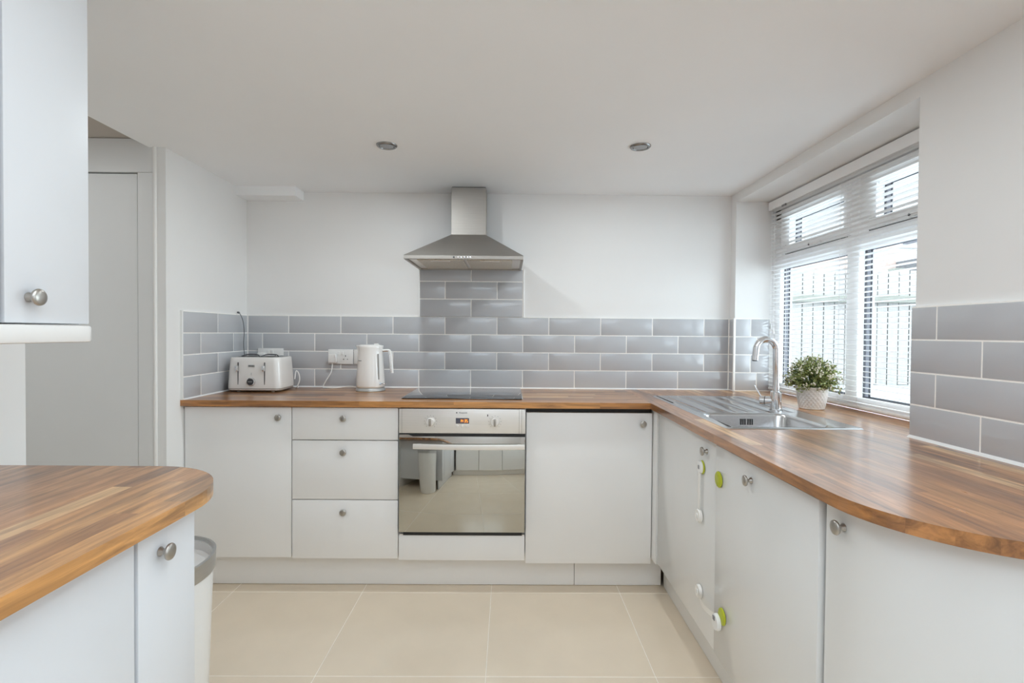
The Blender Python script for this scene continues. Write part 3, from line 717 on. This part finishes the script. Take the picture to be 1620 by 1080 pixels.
for cx, cy, a0 in ((lx1-q, ly1-q, 0), (lx0+q, ly1-q, PI/2), (lx0+q, ly0+q, PI), (lx1-q, ly0+q, 1.5*PI)):
    pts = [(cx+q*math.cos(a0+PI/2*i/8), cy+q*math.sin(a0+PI/2*i/8), ZS) for i in range(9)]
    for a, c in zip(pts, pts[1:]): plate.face([(cx, cy, ZS), a, c])
flat(lx0+q, drn[0], ly1-q, ly1-q+0.0001)
# corners of the bowl edge
b0 = bowl[0]; n_ = 9
for k, (cx, cy) in enumerate(((bx1+e, by1+e), (bx0-e, by1+e), (bx0-e, by0-e), (bx1+e, by0-e))):
    pts = [(x, y, ZS) for x, y in b0[k*n_:(k+1)*n_]]
    for a, c in zip(pts, pts[1:]): plate.face([(cx, cy, ZS), a, c])
plate.grid([ring(b0, ZS)] + [ring(b, z) for b, z in zip(bowl[1:], zb_[1:])], True)
plate.face(ring(bowl[-1], zb_[-1]))
bmesh.ops.remove_doubles(plate.bm, verts=plate.bm.verts[:], dist=0.00005)
bmesh.ops.recalc_face_normals(plate.bm, faces=plate.bm.faces[:])
bw = part('bowl_and_rim', plate, 'steel_sink', t, 50)
gr = MB(); gx = [0.819, 0.912, 0.998, 1.086, 1.172]
def prof(k):
    out = [(drn[0], 0)]
    for g in gx: out += [(g-0.007, 0), (g-0.005, -0.0050*k), (g, -0.0060*k), (g+0.005, -0.0050*k), (g+0.007, 0)]
    return out + [(drn[1], 0)]
gr.grid([[(x, y, ZS+z) for x, z in prof(k)] for y, k in ((drn[2], 0), (drn[2]+0.020, 1), (drn[3]-0.040, 0.9), (drn[3]-0.012, 0), (drn[3], 0))])
part('drainer', gr, 'steel_sink', t, 60)
for i in range(6):
    ox = 0.9505+i*0.0085+(0.004 if i > 2 else 0)
    part('overflow_slot', MB().box(ox-0.0016, ox+0.0016, by1-0.0085, by1-0.0035, 0.8690, 0.8930), 'black_plastic', bw, 0)
part('waste', MB().lathe([(0.0, 0.0), (0.032, 0.0), (0.042, 0.003), (0.044, 0.001), (0.044, -0.004)], ((bx0+bx1)/2, (by0+by1)/2, zb_[-1]+0.002), (0, 0, 1), 32), 'chrome', bw)

t = thing('kitchen_tap', 'chrome swan-neck tap with a side lever beside the sink', 'tap', (1.135, -0.835, ZS))
bx, by = 1.1385, -0.835
part('base', MB().lathe([(0, 0), (0.026, 0), (0.026, 0.005), (0.0235, 0.007), (0.0225, 0.008), (0.0225, 0.078), (0.020, 0.081), (0.016, 0.083), (0, 0.083)], (bx, by, ZS), (0, 0, 1), 36), 'chrome', t, 35)
rad = 0.0405; z0 = 1.172
pts = [(bx, by, 0.97), (bx, by, 1.05), (bx-0.001, by, 1.12)]
for i in range(15):
    a = PI*i/14; pts.append((bx-0.002-rad*1.05+rad*1.05*math.cos(a), by, z0+0.045*math.sin(a)))
pts += [(bx-0.003-rad*2.12, by, 1.152), (bx-0.004-rad*2.16, by, 1.128)]
part('spout', MB().tube(spline(pts, 4), 0.0135, 20), 'chrome', t, 60)
part('aerator', MB().lathe([(0, 0), (0.0115, 0), (0.0115, 0.006), (0, 0.006)], (bx-0.004-rad*2.16, by, 1.1245), (0, 0, 1), 20), 'dark_grey_plastic', t)
dv = Vector((-0.80, 0.60, 0.0)).normalized(); p0 = Vector((bx, by, 0.955))
part('cartridge', MB().lathe([(0.0185, 0.0), (0.0185, 0.040), (0.0175, 0.0405), (0.0175, 0.0425), (0.0185, 0.043), (0.0185, 0.060), (0.015, 0.063), (0, 0.063)], p0, dv, 30), 'chrome', t, 35)
part('cartridge_ring', MB().lathe([(0.0187, 0.0405), (0.0187, 0.0425)], p0, dv, 30), 'print_dark', t)
pe = p0+dv*0.055
part('lever', MB().tube([pe+Vector((0, 0, 0.012)), pe+dv*0.012+Vector((0, 0, 0.03)), pe+dv*0.030+Vector((0, 0, 0.062))], [0.0055, 0.005, 0.0045], 12, flat=0.6), 'chrome', t, 60)

# ------------------------------------------------------------------ potted plant
PX, PY = 1.342, -0.75
t = thing('potted_plant', 'small leafy artificial plant with cream blossoms in a white lattice pot', 'plant', (PX, PY, WT))
def lattice(tt, h):
    k = 11; s = h/0.098
    a = (tt*k/(2*PI)*2 + s*5.2) % 1.0; c = (tt*k/(2*PI)*2 - s*5.2) % 1.0
    d_ = min(min(a, 1-a), min(c, 1-c))
    return 0.0030*max(0.0, 1-d_/0.17) - 0.0012 if 0.004 < h < 0.092 else 0.0006
prof = [(0.047, 0.0), (0.0485, 0.002)] + [(0.0485+0.0165*((h/0.098)**0.8), h) for h in [0.0025+0.0895*i/34 for i in range(35)]] + [(0.0655, 0.096), (0.0655, 0.098), (0.061, 0.098), (0.059, 0.086)]
part('pot', MB().lathe(prof, (PX, PY, WT), (0, 0, 1), 132, lattice), 'ceramic_white', t, 60)
part('soil', MB().lathe([(0.0595, 0.080), (0.0595, 0.087), (0.03, 0.092), (0, 0.093)], (PX, PY, WT), (0, 0, 1), 24), 'soil', t)
rnd = random.Random(5); lv, stm, bl = MB(), MB(), MB()
tips = []
for i in range(150):
    a = rnd.uniform(0, 2*PI); el = math.acos(rnd.uniform(-0.12, 1.0)); rr_ = rnd.uniform(0.78, 1.0)
    d_ = Vector((math.sin(el)*math.cos(a)*0.108, math.sin(el)*math.sin(a)*0.108, math.cos(el)*0.128))*rr_
    tip = Vector((PX, PY, WT+0.104)) + d_; tips.append((tip, d_.normalized()))
    r0 = Vector((PX+d_.x*0.25, PY+d_.y*0.25, WT+0.09))
    stm.tube([r0, (r0+tip)/2+Vector((0, 0, 0.012)), tip], 0.0010, 4, False)
for tip, dn in tips:
    for k in range(18):
        c = tip - dn*rnd.uniform(-0.006, 0.055) + Vector((rnd.gauss(0, 0.006), rnd.gauss(0, 0.006), rnd.gauss(0, 0.006)))
        d2 = (dn*0.7 + Vector((rnd.gauss(0, 0.7), rnd.gauss(0, 0.7), rnd.gauss(0.1, 0.6)))).normalized()
        s2 = d2.cross(Vector((rnd.gauss(0, 1), rnd.gauss(0, 1), rnd.gauss(0, 1)))).normalized()
        l = rnd.uniform(0.010, 0.017); w_ = l*0.26; n2 = d2.cross(s2)*l*0.10
        lv.face([c, c+d2*l*0.5+s2*w_+n2, c+d2*l, c+d2*l*0.5-s2*w_+n2])
for tip, dn in rnd.sample(tips, 95):
    for k in range(5):
        c = tip + dn*0.004 + Vector((rnd.gauss(0, 0.005), rnd.gauss(0, 0.005), rnd.gauss(0, 0.005)))
        b = bmesh.new(); bmesh.ops.create_icosphere(b, subdivisions=1, radius=rnd.uniform(0.0024, 0.0042), matrix=Matrix.Translation(c)); bl.merge(b)
part('stems', stm, 'stem_green', t, 60)
part('foliage', lv, 'leaf_green', t, 0, None, 'stuff')
part('blossoms', bl, 'blossom', t, 60, None, 'stuff')

# ------------------------------------------------------------------ venetian blind
t = thing('venetian_blind', 'white slatted blind across the window above the sink', 'blind', (1.50, -0.72, 0.93))
vy0, vy1 = -1.368, -0.066
part('head_rail', MB().box(1.478, 1.514, vy0, vy1, 1.940, 1.988, 0.002, 1), 'slat_white', t)
part('bottom_rail', MB().box(1.488, 1.512, vy0+0.004, vy1-0.004, 0.926, 0.938, 0.003, 2), 'slat_white', t)
prof = [(1.500+u*0.0125, 0.0024*(1-u*u)) for u in (-1, -0.6, -0.2, 0.2, 0.6, 1)]
poly = prof + [(x, z-0.0012) for x, z in reversed(prof)]
b = MB().prism([(x-1.5, z) for x, z in poly], 'y', -(vy1-vy0-0.01)/2, (vy1-vy0-0.01)/2)
slat = bpy.data.meshes.new('slat'); b.bm.to_mesh(slat); b.bm.free(); finish(slat, 'slat_white', 50)
NSL = 45
for i in range(NSL):
    inst('slat', slat, t, (1.500, (vy0+vy1)/2, 0.949+i*(1.936-0.949)/(NSL-1)), (0, math.radians(6), 0))
for y in (-0.20, -0.70, -1.22):
    part('ladder_cord', MB().tube([(1.4865, y, 0.93), (1.4865, y, 1.945)], 0.0007, 5).tube([(1.5135, y, 0.93), (1.5135, y, 1.945)], 0.0007, 5), 'slat_white', t)
for y, zb in ((-0.118, 1.30), (-0.150, 1.275)):
    c = part('pull_cord', MB().tube([(1.472, y, 1.95), (1.474, y, zb)], 0.0010, 6), 'slat_white', t)
    part('tassel', MB().lathe([(0.002, 0.03), (0.0055, 0.0), (0.0, 0.0)], (1.474, y, zb-0.03), (0, 0, 1), 12), 'badge_grey' if zb > 1.28 else 'slat_white', c)
part('cord_catch', MB().box(1.474, 1.480, -0.255, -0.215, 1.930, 1.940, 0.001, 1), 'mid_grey_plastic', t)

# ------------------------------------------------------------------ kettle
KX, KY = -0.7590, -0.165
t = thing('kettle', 'white jug kettle with a chrome-edged handle on the back worktop', 'kettle', (KX, KY, WT))
part('power_base', MB().lathe([(0, 0), (0.078, 0), (0.080, 0.004), (0.078, 0.012), (0.074, 0.018), (0, 0.018)], (KX, KY, WT), (0, 0, 1), 48), 'badge_grey', t, 35)
def spout(tt, h):
    u = (h-0.195)/0.055
    if u <= 0: return 0
    d_ = abs(tt-PI)
    return 0.014*min(u, 1)**1.6*max(0, 1-d_/0.42)
pr_ = [(0.070, 0.018), (0.0755, 0.022), (0.0765, 0.032), (0.0755, 0.06), (0.0735, 0.10), (0.0705, 0.15), (0.068, 0.195), (0.0672, 0.215), (0.0680, 0.235), (0.0700, 0.2475), (0.0685, 0.2495), (0.060, 0.2500)]
bd = part('body', MB().lathe(pr_, (KX, KY, WT), (0, 0, 1), 56, spout), 'appliance_white', t, 50)
part('lid', MB().lathe([(0.060, 0.2495), (0.058, 0.2525), (0.030, 0.2555), (0, 0.256)], (KX, KY, WT), (0, 0, 1), 40), 'appliance_white', t, 50)
part('lid_catch', MB().box(KX+0.020, KX+0.045, KY-0.012, KY+0.012, WT+0.2530, WT+0.2600, 0.003, 2), 'appliance_white', t)
hpts = [(KX+0.064, KY, WT+0.222), (KX+0.095, KY, WT+0.224), (KX+0.1085, KY, WT+0.213), (KX+0.114, KY, WT+0.17), (KX+0.119, KY, WT+0.12), (KX+0.121, KY, WT+0.098)]
hn = part('handle', MB().tube(spline(hpts, 8), 0.0105, 14, flat=0.62), 'appliance_white', t, 60)
part('handle_band', MB().tube(spline([(x-0.0072 if i > 1 else x, y-0.004, z-(0.004 if i < 2 else 0)) for i, (x, y, z) in enumerate(hpts)], 8), 0.0055, 10), 'chrome', hn, 60)
part('water_window', MB().prism([(KX+0.052, WT+0.205), (KX+0.0555, WT+0.205), (KX+0.0605, WT+0.066), (KX+0.052, WT+0.066)], 'y', KY-0.052, KY-0.028), 'badge_grey', bd, 0)
part('window_rim', MB().tube([(KX+0.0585, KY-0.040, WT+0.064), (KX+0.0545, KY-0.040, WT+0.207)], 0.0035, 8), 'white_plastic', bd)
part('switch', MB().box(KX+0.060, KX+0.092, KY-0.034, KY-0.018, WT+0.040, WT+0.046, 0.002, 1).lathe([(0.007, 0), (0.007, 0.004), (0, 0.004)], (KX+0.063, KY-0.042, WT+0.043), (0.8, -0.6, 0), 14), 'chrome', bd)
lg = MB()
for i, (l, w_) in enumerate(((0.0, 0.003), (0.0042, 0.0022), (0.0076, 0.0022), (0.011, 0.0012), (0.0135, 0.0024), (0.0172, 0.002))):
    x = KX-0.052+l; y = KY-math.sqrt(max(0.0, 0.0699**2-(x-KX)**2))
    lg.box(x-w_/2, x+w_/2, y-0.0004, y+0.002, WT+0.1655, WT+0.1690+(0.001 if i == 0 else 0))
part('logo', lg, 'print_dark', bd, 0)

# ------------------------------------------------------------------ toaster
t = thing('toaster', 'white four-slice toaster with two levers in the back left corner', 'toaster', (-1.345, -0.185, WT))
tx0, tx1, ty0, ty1 = -1.488, -1.204, -0.290, -0.085
secs = [(0.010, 0.010, 0.030), (0.014, 0.002, 0.030), (0.030, 0.0, 0.032), (0.10, 0.004, 0.034), (0.160, 0.009, 0.036), (0.178, 0.011, 0.036), (0.1825, 0.014, 0.034), (0.184, 0.019, 0.030)]
tb = MB(); R2 = []
for h, e_, r in secs: R2.append([(x, y, WT+h) for x, y in rr(tx0+e_*0.8, tx1-e_*0.8, ty0+e_*0.5, ty1-e_*0.5, r, 7)])
tb.grid(R2, True); tb.face(R2[0]); tb.face(R2[-1]); bmesh.ops.recalc_face_normals(tb.bm, faces=tb.bm.faces[:])
body = part('body', tb, 'appliance_white', t, 40)
tc_ = MB(); Rb = [[(x, y, WT+h) for x, y in rr(tx0+e_, tx1-e_, ty0+e_, ty1-e_, 0.030, 7)] for h, e_ in ((0.005, 0.012), (0.009, 0.004), (0.019, 0.0002), (0.021, -0.0008))]
tc_.grid(Rb, True); tc_.face(Rb[0]); bmesh.ops.recalc_face_normals(tc_.bm, faces=tc_.bm.faces[:])
part('base_band', tc_, 'badge_grey', t, 40)
for fx in (tx0+0.05, tx1-0.05):
    for fy in (ty0+0.035, ty1-0.035):
        part('foot', MB().lathe([(0.008, 0), (0.009, 0.006), (0, 0.006)], (fx, fy, WT), (0, 0, 1), 14), 'white_plastic', t)
part('top_plate', MB().prism(rr(tx0+0.024, tx1-0.024, ty0+0.022, ty1-0.022, 0.02, 6), 'z', WT+0.1835, WT+0.1855, 0.0008, 1), 'badge_grey', t)
for sx in (-1.424, -1.375, -1.316, -1.267):
    part('slot', MB().box(sx-0.013, sx+0.013, ty0+0.032, ty1-0.032, WT+0.1857, WT+0.1866, 0.0003, 1), 'black_plastic', t)
for sx in (-1.395, -1.292):
    part('warming_rack', MB().tube(spline([(sx-0.045, ty0+0.07, WT+0.187), (sx-0.02, ty0+0.09, WT+0.196), (sx+0.03, ty0+0.09, WT+0.195), (sx+0.05, ty0+0.07, WT+0.187)], 6), 0.003, 8), 'dark_grey_plastic', t)
yf = ty0+0.0015
for lx in (-1.4238, -1.2845):
    s = part('lever_slot', MB().box(lx-0.0025, lx+0.0025, yf-0.0012, yf+0.004, WT+0.038, WT+0.158, 0.0008, 1), 'dark_grey_plastic', t)
    part('lever', MB().box(lx-0.0085, lx+0.0035, yf-0.016, yf-0.001, WT+0.112, WT+0.142, 0.003, 2), 'chrome', s)
dl = part('dial', MB().lathe([(0.0215, 0), (0.0215, 0.008), (0.019, 0.0105), (0.0, 0.0105)], (-1.3530, yf, WT+0.0565), (0, -1, 0), 36), 'chrome', t, 35)
part('dial_face', MB().lathe([(0.0185, 0.0105), (0.0175, 0.0128), (0.0, 0.0130)], (-1.3545, yf, WT+0.0565), (0, -1, 0), 36), 'dark_grey_plastic', dl, 35)
part('dial_print', MB().box(-1.366, -1.343, yf-0.0136, yf-0.0125, WT+0.0555, WT+0.0580), 'badge_grey', dl, 0)
part('dial_mark', MB().box(-1.3548, -1.3536, yf-0.0006, yf+0.002, WT+0.090, WT+0.104), 'mid_grey_plastic', t, 0)
bdg = part('badge', MB().box(-1.3705, -1.3375, yf-0.0008, yf+0.003, WT+0.1335, WT+0.1445, 0.0005, 1), 'badge_grey', t)
lg = MB()
for i in range(6): lg.box(-1.3665+i*0.0045, -1.3665+i*0.0045+(0.0028 if i % 2 else 0.0034), yf-0.0013, yf-0.0006, WT+0.1368, WT+0.1412)
part('badge_print', lg, 'print_dark', bdg, 0)

# ------------------------------------------------------------------ sockets and cables
def socket(label, x0, x1, zc, gangs, plugs):
    t = thing('wall_socket', label, 'socket', ((x0+x1)/2, 0, zc))
    p = part('plate', MB().box(x0, x1, -0.010, -0.0005, zc-0.043, zc+0.043, 0.003, 2), 'white_plastic', t)
    for i in range(gangs):
        gx_ = x0+(x1-x0)*(i+0.5)/gangs + (0.008 if gangs == 2 and i == 0 else -0.008 if gangs == 2 else 0)
        part('rocker', MB().box(gx_-0.006+0.018*(1 if i == 0 else -1)*(gangs == 2), gx_+0.006+0.018*(1 if i == 0 else -1)*(gangs == 2), -0.0145, -0.009, zc+0.012, zc+0.032, 0.001, 1), 'white_plastic', p)
        if i in plugs:
            pg = part('plug', MB().box(gx_-0.035, gx_+0.013, -0.046, -0.010, zc-0.036, zc+0.018, 0.008, 3), 'white_plastic', t)
            part('plug_grip', MB().tube(spline([(gx_+0.006, -0.046, zc+0.012), (gx_+0.012, -0.050, zc-0.006), (gx_+0.010, -0.046, zc-0.028)], 5), 0.003, 8), 'white_plastic', pg)
        else:
            part('pin_hole', MB().box(gx_-0.0022, gx_+0.0022, -0.0108, -0.0095, zc+0.000, zc+0.009), 'print_dark', p, 0)
            for s in (-1, 1): part('pin_hole', MB().box(gx_+s*0.011-0.0032, gx_+s*0.011+0.0032, -0.0108, -0.0095, zc-0.0165, zc-0.0125), 'print_dark', p, 0)
    return t
socket('white double socket partly hidden behind the toaster', -1.4546, -1.3078, 1.093, 2, (0,))
socket('white double socket left of the kettle with one plug in it', -1.0471, -0.9017, 1.090, 2, (0,))
socket('white single socket half hidden behind the kettle', -0.8985, -0.8125, 1.090, 1, ())
single('power_cable', MB().tube(spline([(-1.016, -0.030, 1.056), (-1.016, -0.032, 1.035), (-1.020, -0.040, 1.00), (-1.045, -0.055, 0.95), (-1.058, -0.060, WT+0.006), (-1.03, -0.075, WT+0.004),
       (-0.98, -0.085, WT+0.004), (-0.92, -0.090, WT+0.012), (-0.87, -0.105, WT+0.014), (-0.83, -0.13, WT+0.008)], 8), 0.0034, 8), 'white_plastic',
       'white kettle cable hanging from the plug and lying on the worktop', 'cable', (-1.0, -0.06, WT))
single('power_cable', MB().tube(spline([(-1.2015, -0.105, WT+0.055), (-1.196, -0.10, WT+0.10), (-1.183, -0.095, WT+0.085), (-1.178, -0.095, WT+0.05), (-1.188, -0.10, WT+0.015), (-1.198, -0.09, WT+0.004), (-1.20, -0.06, WT+0.004)], 8), 0.0034, 8),
       'white_plastic', 'white cable looping out beside the toaster', 'cable', (-1.19, -0.1, WT))
single('thin_cable', MB().tube(spline([(-1.513, -0.117, 1.3385), (-1.500, -0.117, 1.328), (-1.485, -0.117, 1.29), (-1.482, -0.11, 1.23), (-1.490, -0.10, 1.16), (-1.497, -0.075, 1.08), (-1.497, -0.06, WT+0.004)], 8), 0.0022, 8)
       .lathe([(0.005, 0), (0.006, 0.008), (0.003, 0.014), (0, 0.014)], (-1.5165, -0.117, 1.339), (1, 0, -0.2), 12), 'grey_cable',
       'thin grey cable coming out of the left wall above the tiles', 'cable', (-1.49, -0.1, WT))

# ------------------------------------------------------------------ child locks on the sink side doors
def pad(parent, y, z, r, mat, x0, h, name='pad'):
    return part(name, MB().lathe([(0, 0), (r, 0), (r, h*0.6), (r*0.9, h), (0, h)], (x0, y, z), (-1, 0, 0), 28), mat, parent, 40)
xs = XF-0.0024
t = thing('child_lock', 'white strap child lock hanging straight down from the sink cabinet door', 'child lock', (XF, -1.195, 0.68))
p_ = pad(t, -1.196, 0.764, 0.0245, 'lime_plastic', xs, 0.004, 'adhesive_pad'); p_ = pad(t, -1.193, 0.764, 0.0225, 'white_plastic', xs-0.004, 0.008)
part('lock_button', MB().box(xs-0.0135, xs-0.011, -1.199, -1.187, 0.757, 0.771, 0.001, 1), 'mid_grey_plastic', p_)
part('strap', MB().box(xs-0.011, xs-0.008, -1.202, -1.184, 0.590, 0.760, 0.001, 1), 'ivory_plastic', t)
p_ = pad(t, -1.193, 0.590, 0.0235, 'ivory_plastic', xs-0.004, 0.011); part('release_catch', MB().box(xs-0.0175, xs-0.014, -1.200, -1.187, 0.580, 0.598, 0.0015, 1), 'white_plastic', p_)
t = thing('child_lock_pad', 'round lime green adhesive pad stuck on the cabinet door by its knob', 'child lock', (XF, -1.347, 0.763))
p_ = pad(t, -1.347, 0.763, 0.0262, 'lime_plastic', xs-0.0015, 0.005)
part('screw_dimple', MB().lathe([(0.004, 0), (0.004, 0.001), (0, 0.001)], (xs-0.0065, -1.347, 0.777), (-1, 0, 0), 12).lathe([(0.004, 0), (0.004, 0.001), (0, 0.001)], (xs-0.0065, -1.347, 0.749), (-1, 0, 0), 12), 'lime_plastic', p_)
t = thing('child_lock', 'white strap child lock bridging the lower gap between two doors', 'child lock', (XF, -1.28, 0.31))
p_ = pad(t, -1.192, 0.318, 0.0235, 'ivory_plastic', xs, 0.011); part('release_catch', MB().box(xs-0.0135, xs-0.010, -1.200, -1.186, 0.309, 0.327, 0.0015, 1), 'white_plastic', p_)
part('strap', MB().grid([[(xs-0.010-0.010*math.sin(PI*s)+o, -1.195-0.165*s, 0.318-0.010*math.sin(PI*s)+dz_) for dz_ in (-0.009, 0.009)] for o in (0,) for s in [i/12 for i in range(13)]]), 'ivory_plastic', t)
pad(t, -1.388, 0.334, 0.0262, 'lime_plastic', xs-0.0015, 0.005, 'adhesive_pad'); p_ = pad(t, -1.367, 0.305, 0.0265, 'white_plastic', xs-0.007, 0.012)
part('lock_button', MB().box(xs-0.0215, xs-0.0185, -1.371, -1.357, 0.310, 0.324, 0.001, 1), 'mid_grey_plastic', p_)

# ------------------------------------------------------------------ ceiling downlights
for lx, ly, lw, lab in ((-0.534, -0.762, 4.6, 'recessed chrome ceiling spotlight left of the hood'), (0.563, -0.780, 3.6, 'recessed chrome ceiling spotlight right of the hood')):
    t = thing('downlight', lab, 'ceiling light', (lx, ly, ZC))
    part('bezel', MB().lathe([(0.045, 0), (0.0445, -0.003), (0.040, -0.0075), (0.033, -0.0080), (0.031, -0.0045), (0.0305, -0.0005)], (lx, ly, ZC), (0, 0, 1), 40), 'dark_chrome', t, 50)
    part('reflector', MB().lathe([(0.0305, -0.0060), (0.026, -0.0050), (0.018, -0.0020), (0.017, -0.001)], (lx, ly, ZC), (0, 0, 1), 10), 'dark_chrome', t, 0)
    part('lamp', MB().lathe([(0.0, -0.0035), (0.013, -0.0030), (0.0165, -0.001)], (lx, ly, ZC), (0, 0, 1), 20), 'lamp_lens', t)
    sl_ = bpy.data.lights.new('spot_lamp', 'AREA'); sl_.shape = 'DISK'; sl_.size = 0.05; sl_.energy = lw; sl_.color = (0.88, 0.96, 1.0)
    so_ = bpy.data.objects.new('spot_lamp', sl_); COL.objects.link(so_); so_.location = (lx, ly, ZC-0.0095)

def fill_panel(label, x, y, z, sx, sy, w, col):  # unseen fill lamps, added to brighten the kitchen and hall
    t = thing('added_fill_panel', label, 'ceiling light', (x, y, z))
    part('frame', MB().box(x-sx/2-0.02, x+sx/2+0.02, y-sy/2-0.02, y+sy/2+0.02, z-0.014, z-0.0005, 0.003, 1), 'white_plastic', t)
    la = bpy.data.lights.new('fill_panel', 'AREA'); la.shape = 'RECTANGLE'; la.size = sx; la.size_y = sy; la.energy = w; la.color = col
    o = bpy.data.objects.new('fill_panel', la); COL.objects.link(o); o.location = (x, y, z-0.018)
fill_panel('flat white fill light panel added above the viewpoint', 0.2, -2.38, ZC, 1.3, 0.8, 9.0, (0.85, 0.95, 1.0))
fill_panel('flat white fill light panel added behind the viewpoint', 0.1, -3.38, ZC, 1.2, 0.6, 12.0, (0.70, 0.85, 1.0))
fill_panel('small white fill light added in the hall beside the grey door', -2.15, -1.30, 2.085, 0.4, 0.4, 2.1, (0.92, 0.97, 1.0))

# ------------------------------------------------------------------ bin behind the left cabinet
t = thing('waste_bin', 'white half-round bin with a steel rim behind the left foreground cabinets', 'bin', (-0.83, -1.80, 0))
def dshape(w_, d_, z, y0=-1.870):
    return [(-0.832+w_*math.cos(a), y0+0.035+d_*math.sin(a) , z) for a in [PI*i/28 for i in range(29)]] + [(-0.832-w_, y0, z), (-0.832+w_, y0, z)]
bn = MB(); Q = [dshape(0.105, 0.125, 0.003), dshape(0.108, 0.128, 0.02), dshape(0.130, 0.150, 0.66), dshape(0.131, 0.151, 0.694), dshape(0.126, 0.146, 0.694), dshape(0.102, 0.122, 0.03)]
bn.grid(Q, True); bn.face(Q[0]); bn.face(Q[-1]); bmesh.ops.recalc_face_normals(bn.bm, faces=bn.bm.faces[:])
part('bucket', bn, 'white_plastic', t, 40)
ld = MB(); Q = [dshape(0.1285, 0.1485, 0.664), dshape(0.1285, 0.1485, 0.672)]
ld.grid(Q, True); ld.face(Q[0]); ld.face(Q[1]); bmesh.ops.recalc_face_normals(ld.bm, faces=ld.bm.faces[:])
part('lid', ld, 'white_plastic', t, 40)
def rimline(w_, d_, z, o=0): return [(-0.832+w_*math.cos(a), -1.835+d_*math.sin(a), z) for a in [-0.235+(PI+0.47)*i/36 for i in range(37)]]
bn = MB(); bn.grid([rimline(0.1325, 0.1525, 0.662), rimline(0.1350, 0.1550, 0.663), rimline(0.1365, 0.1565, 0.702), rimline(0.1300, 0.1500, 0.703), rimline(0.1290, 0.149, 0.690)])
bmesh.ops.recalc_face_normals(bn.bm, faces=bn.bm.faces[:])
part('rim_band', bn, 'aluminium_rim', t, 40)

# ------------------------------------------------------------------ outside: patio, fence, houses
pa = struct('patio', MB().box(1.63, 40, -12, 40, 0.60, 0.755).box(-12, 1.63, -30, -4.02, 0.60, 0.755), 'patio_bed')
b = MB().box(-0.296, 0.296, -0.296, 0.296, -0.03, 0.0, 0.004, 1); sl = bpy.data.meshes.new('slab'); b.bm.to_mesh(sl); b.bm.free(); finish(sl, 'patio_slab', 30)
for i in range(8):
    for j in range(7): inst('slab', sl, pa, (1.95+0.6*i, -2.0+0.6*j+(0.012*((i*7+j*3) % 3)), 0.785))
FY = 1.70
t = thing('fence', 'pale vertical board fence beyond the patio outside the window', 'fence', (3.2, FY, 0.76))
b = MB().box(-0.0455, 0.0455, 0, 0.010, 0, 1.06, 0.003, 1); bm2 = bpy.data.meshes.new('board'); b.bm.to_mesh(bm2); b.bm.free(); finish(bm2, 'fence_wood', 30)
for i in range(42):
    inst('board', bm2, t, (1.75+0.0985*i, FY+0.002*(i % 2), 0.775+0.012*((i*5) % 3-1)))
part('rail', MB().box(1.65, 5.9, FY-0.055, FY-0.004, 1.535, 1.600, 0.006, 1), 'fence_rail_wood', t)
part('rail', MB().box(1.65, 5.9, FY+0.024, FY+0.06, 0.95, 1.02, 0.006, 1).box(1.65, 5.9, FY+0.024, FY+0.06, 1.55, 1.62, 0.006, 1), 'fence_rail_wood', t)
part('backing', MB().box(1.65, 5.9, FY+0.0125, FY+0.0138, 0.78, 1.80), 'fence_gap_wood', t)
for px_ in (1.72, 3.6, 5.5): part('post', MB().box(px_-0.05, px_+0.05, FY+0.025, FY+0.12, 0.60, 1.86), 'fence_rail_wood', t)
t = thing('house', 'pale brick house with a slate roof beyond the fence outside', 'house', (9.5, 9.0, 0.755))
part('wall', MB().box(6.3, 9.0, 9.0, 15, 0.755, 3.35), 'house_brick', t)
part('wall', MB().box(9.0, 16, 9.4, 15, 0.755, 5.6), 'house_render', t)
part('roof', MB().prism([(9.0, 8.2), (16.5, 8.2), (16.5, 9.45), (9.0, 9.45)], 'z', 2.70, 2.95), 'roof_slate', t)
part('roof', MB().prism([(8.6, 5.55), (15.3, 5.55), (15.3, 5.7), (12, 8.0)], 'x', 5.9, 16.6), 'roof_slate', t)
for wx in (9.35, 10.6, 12.2):
    w_ = part('window_frame', MB().box(wx, wx+0.75, 9.36, 9.41, 3.35, 4.35), 'upvc', t); part('pane', MB().box(wx+0.07, wx+0.68, 9.34, 9.37, 3.43, 4.27), 'spacer_grey', w_)
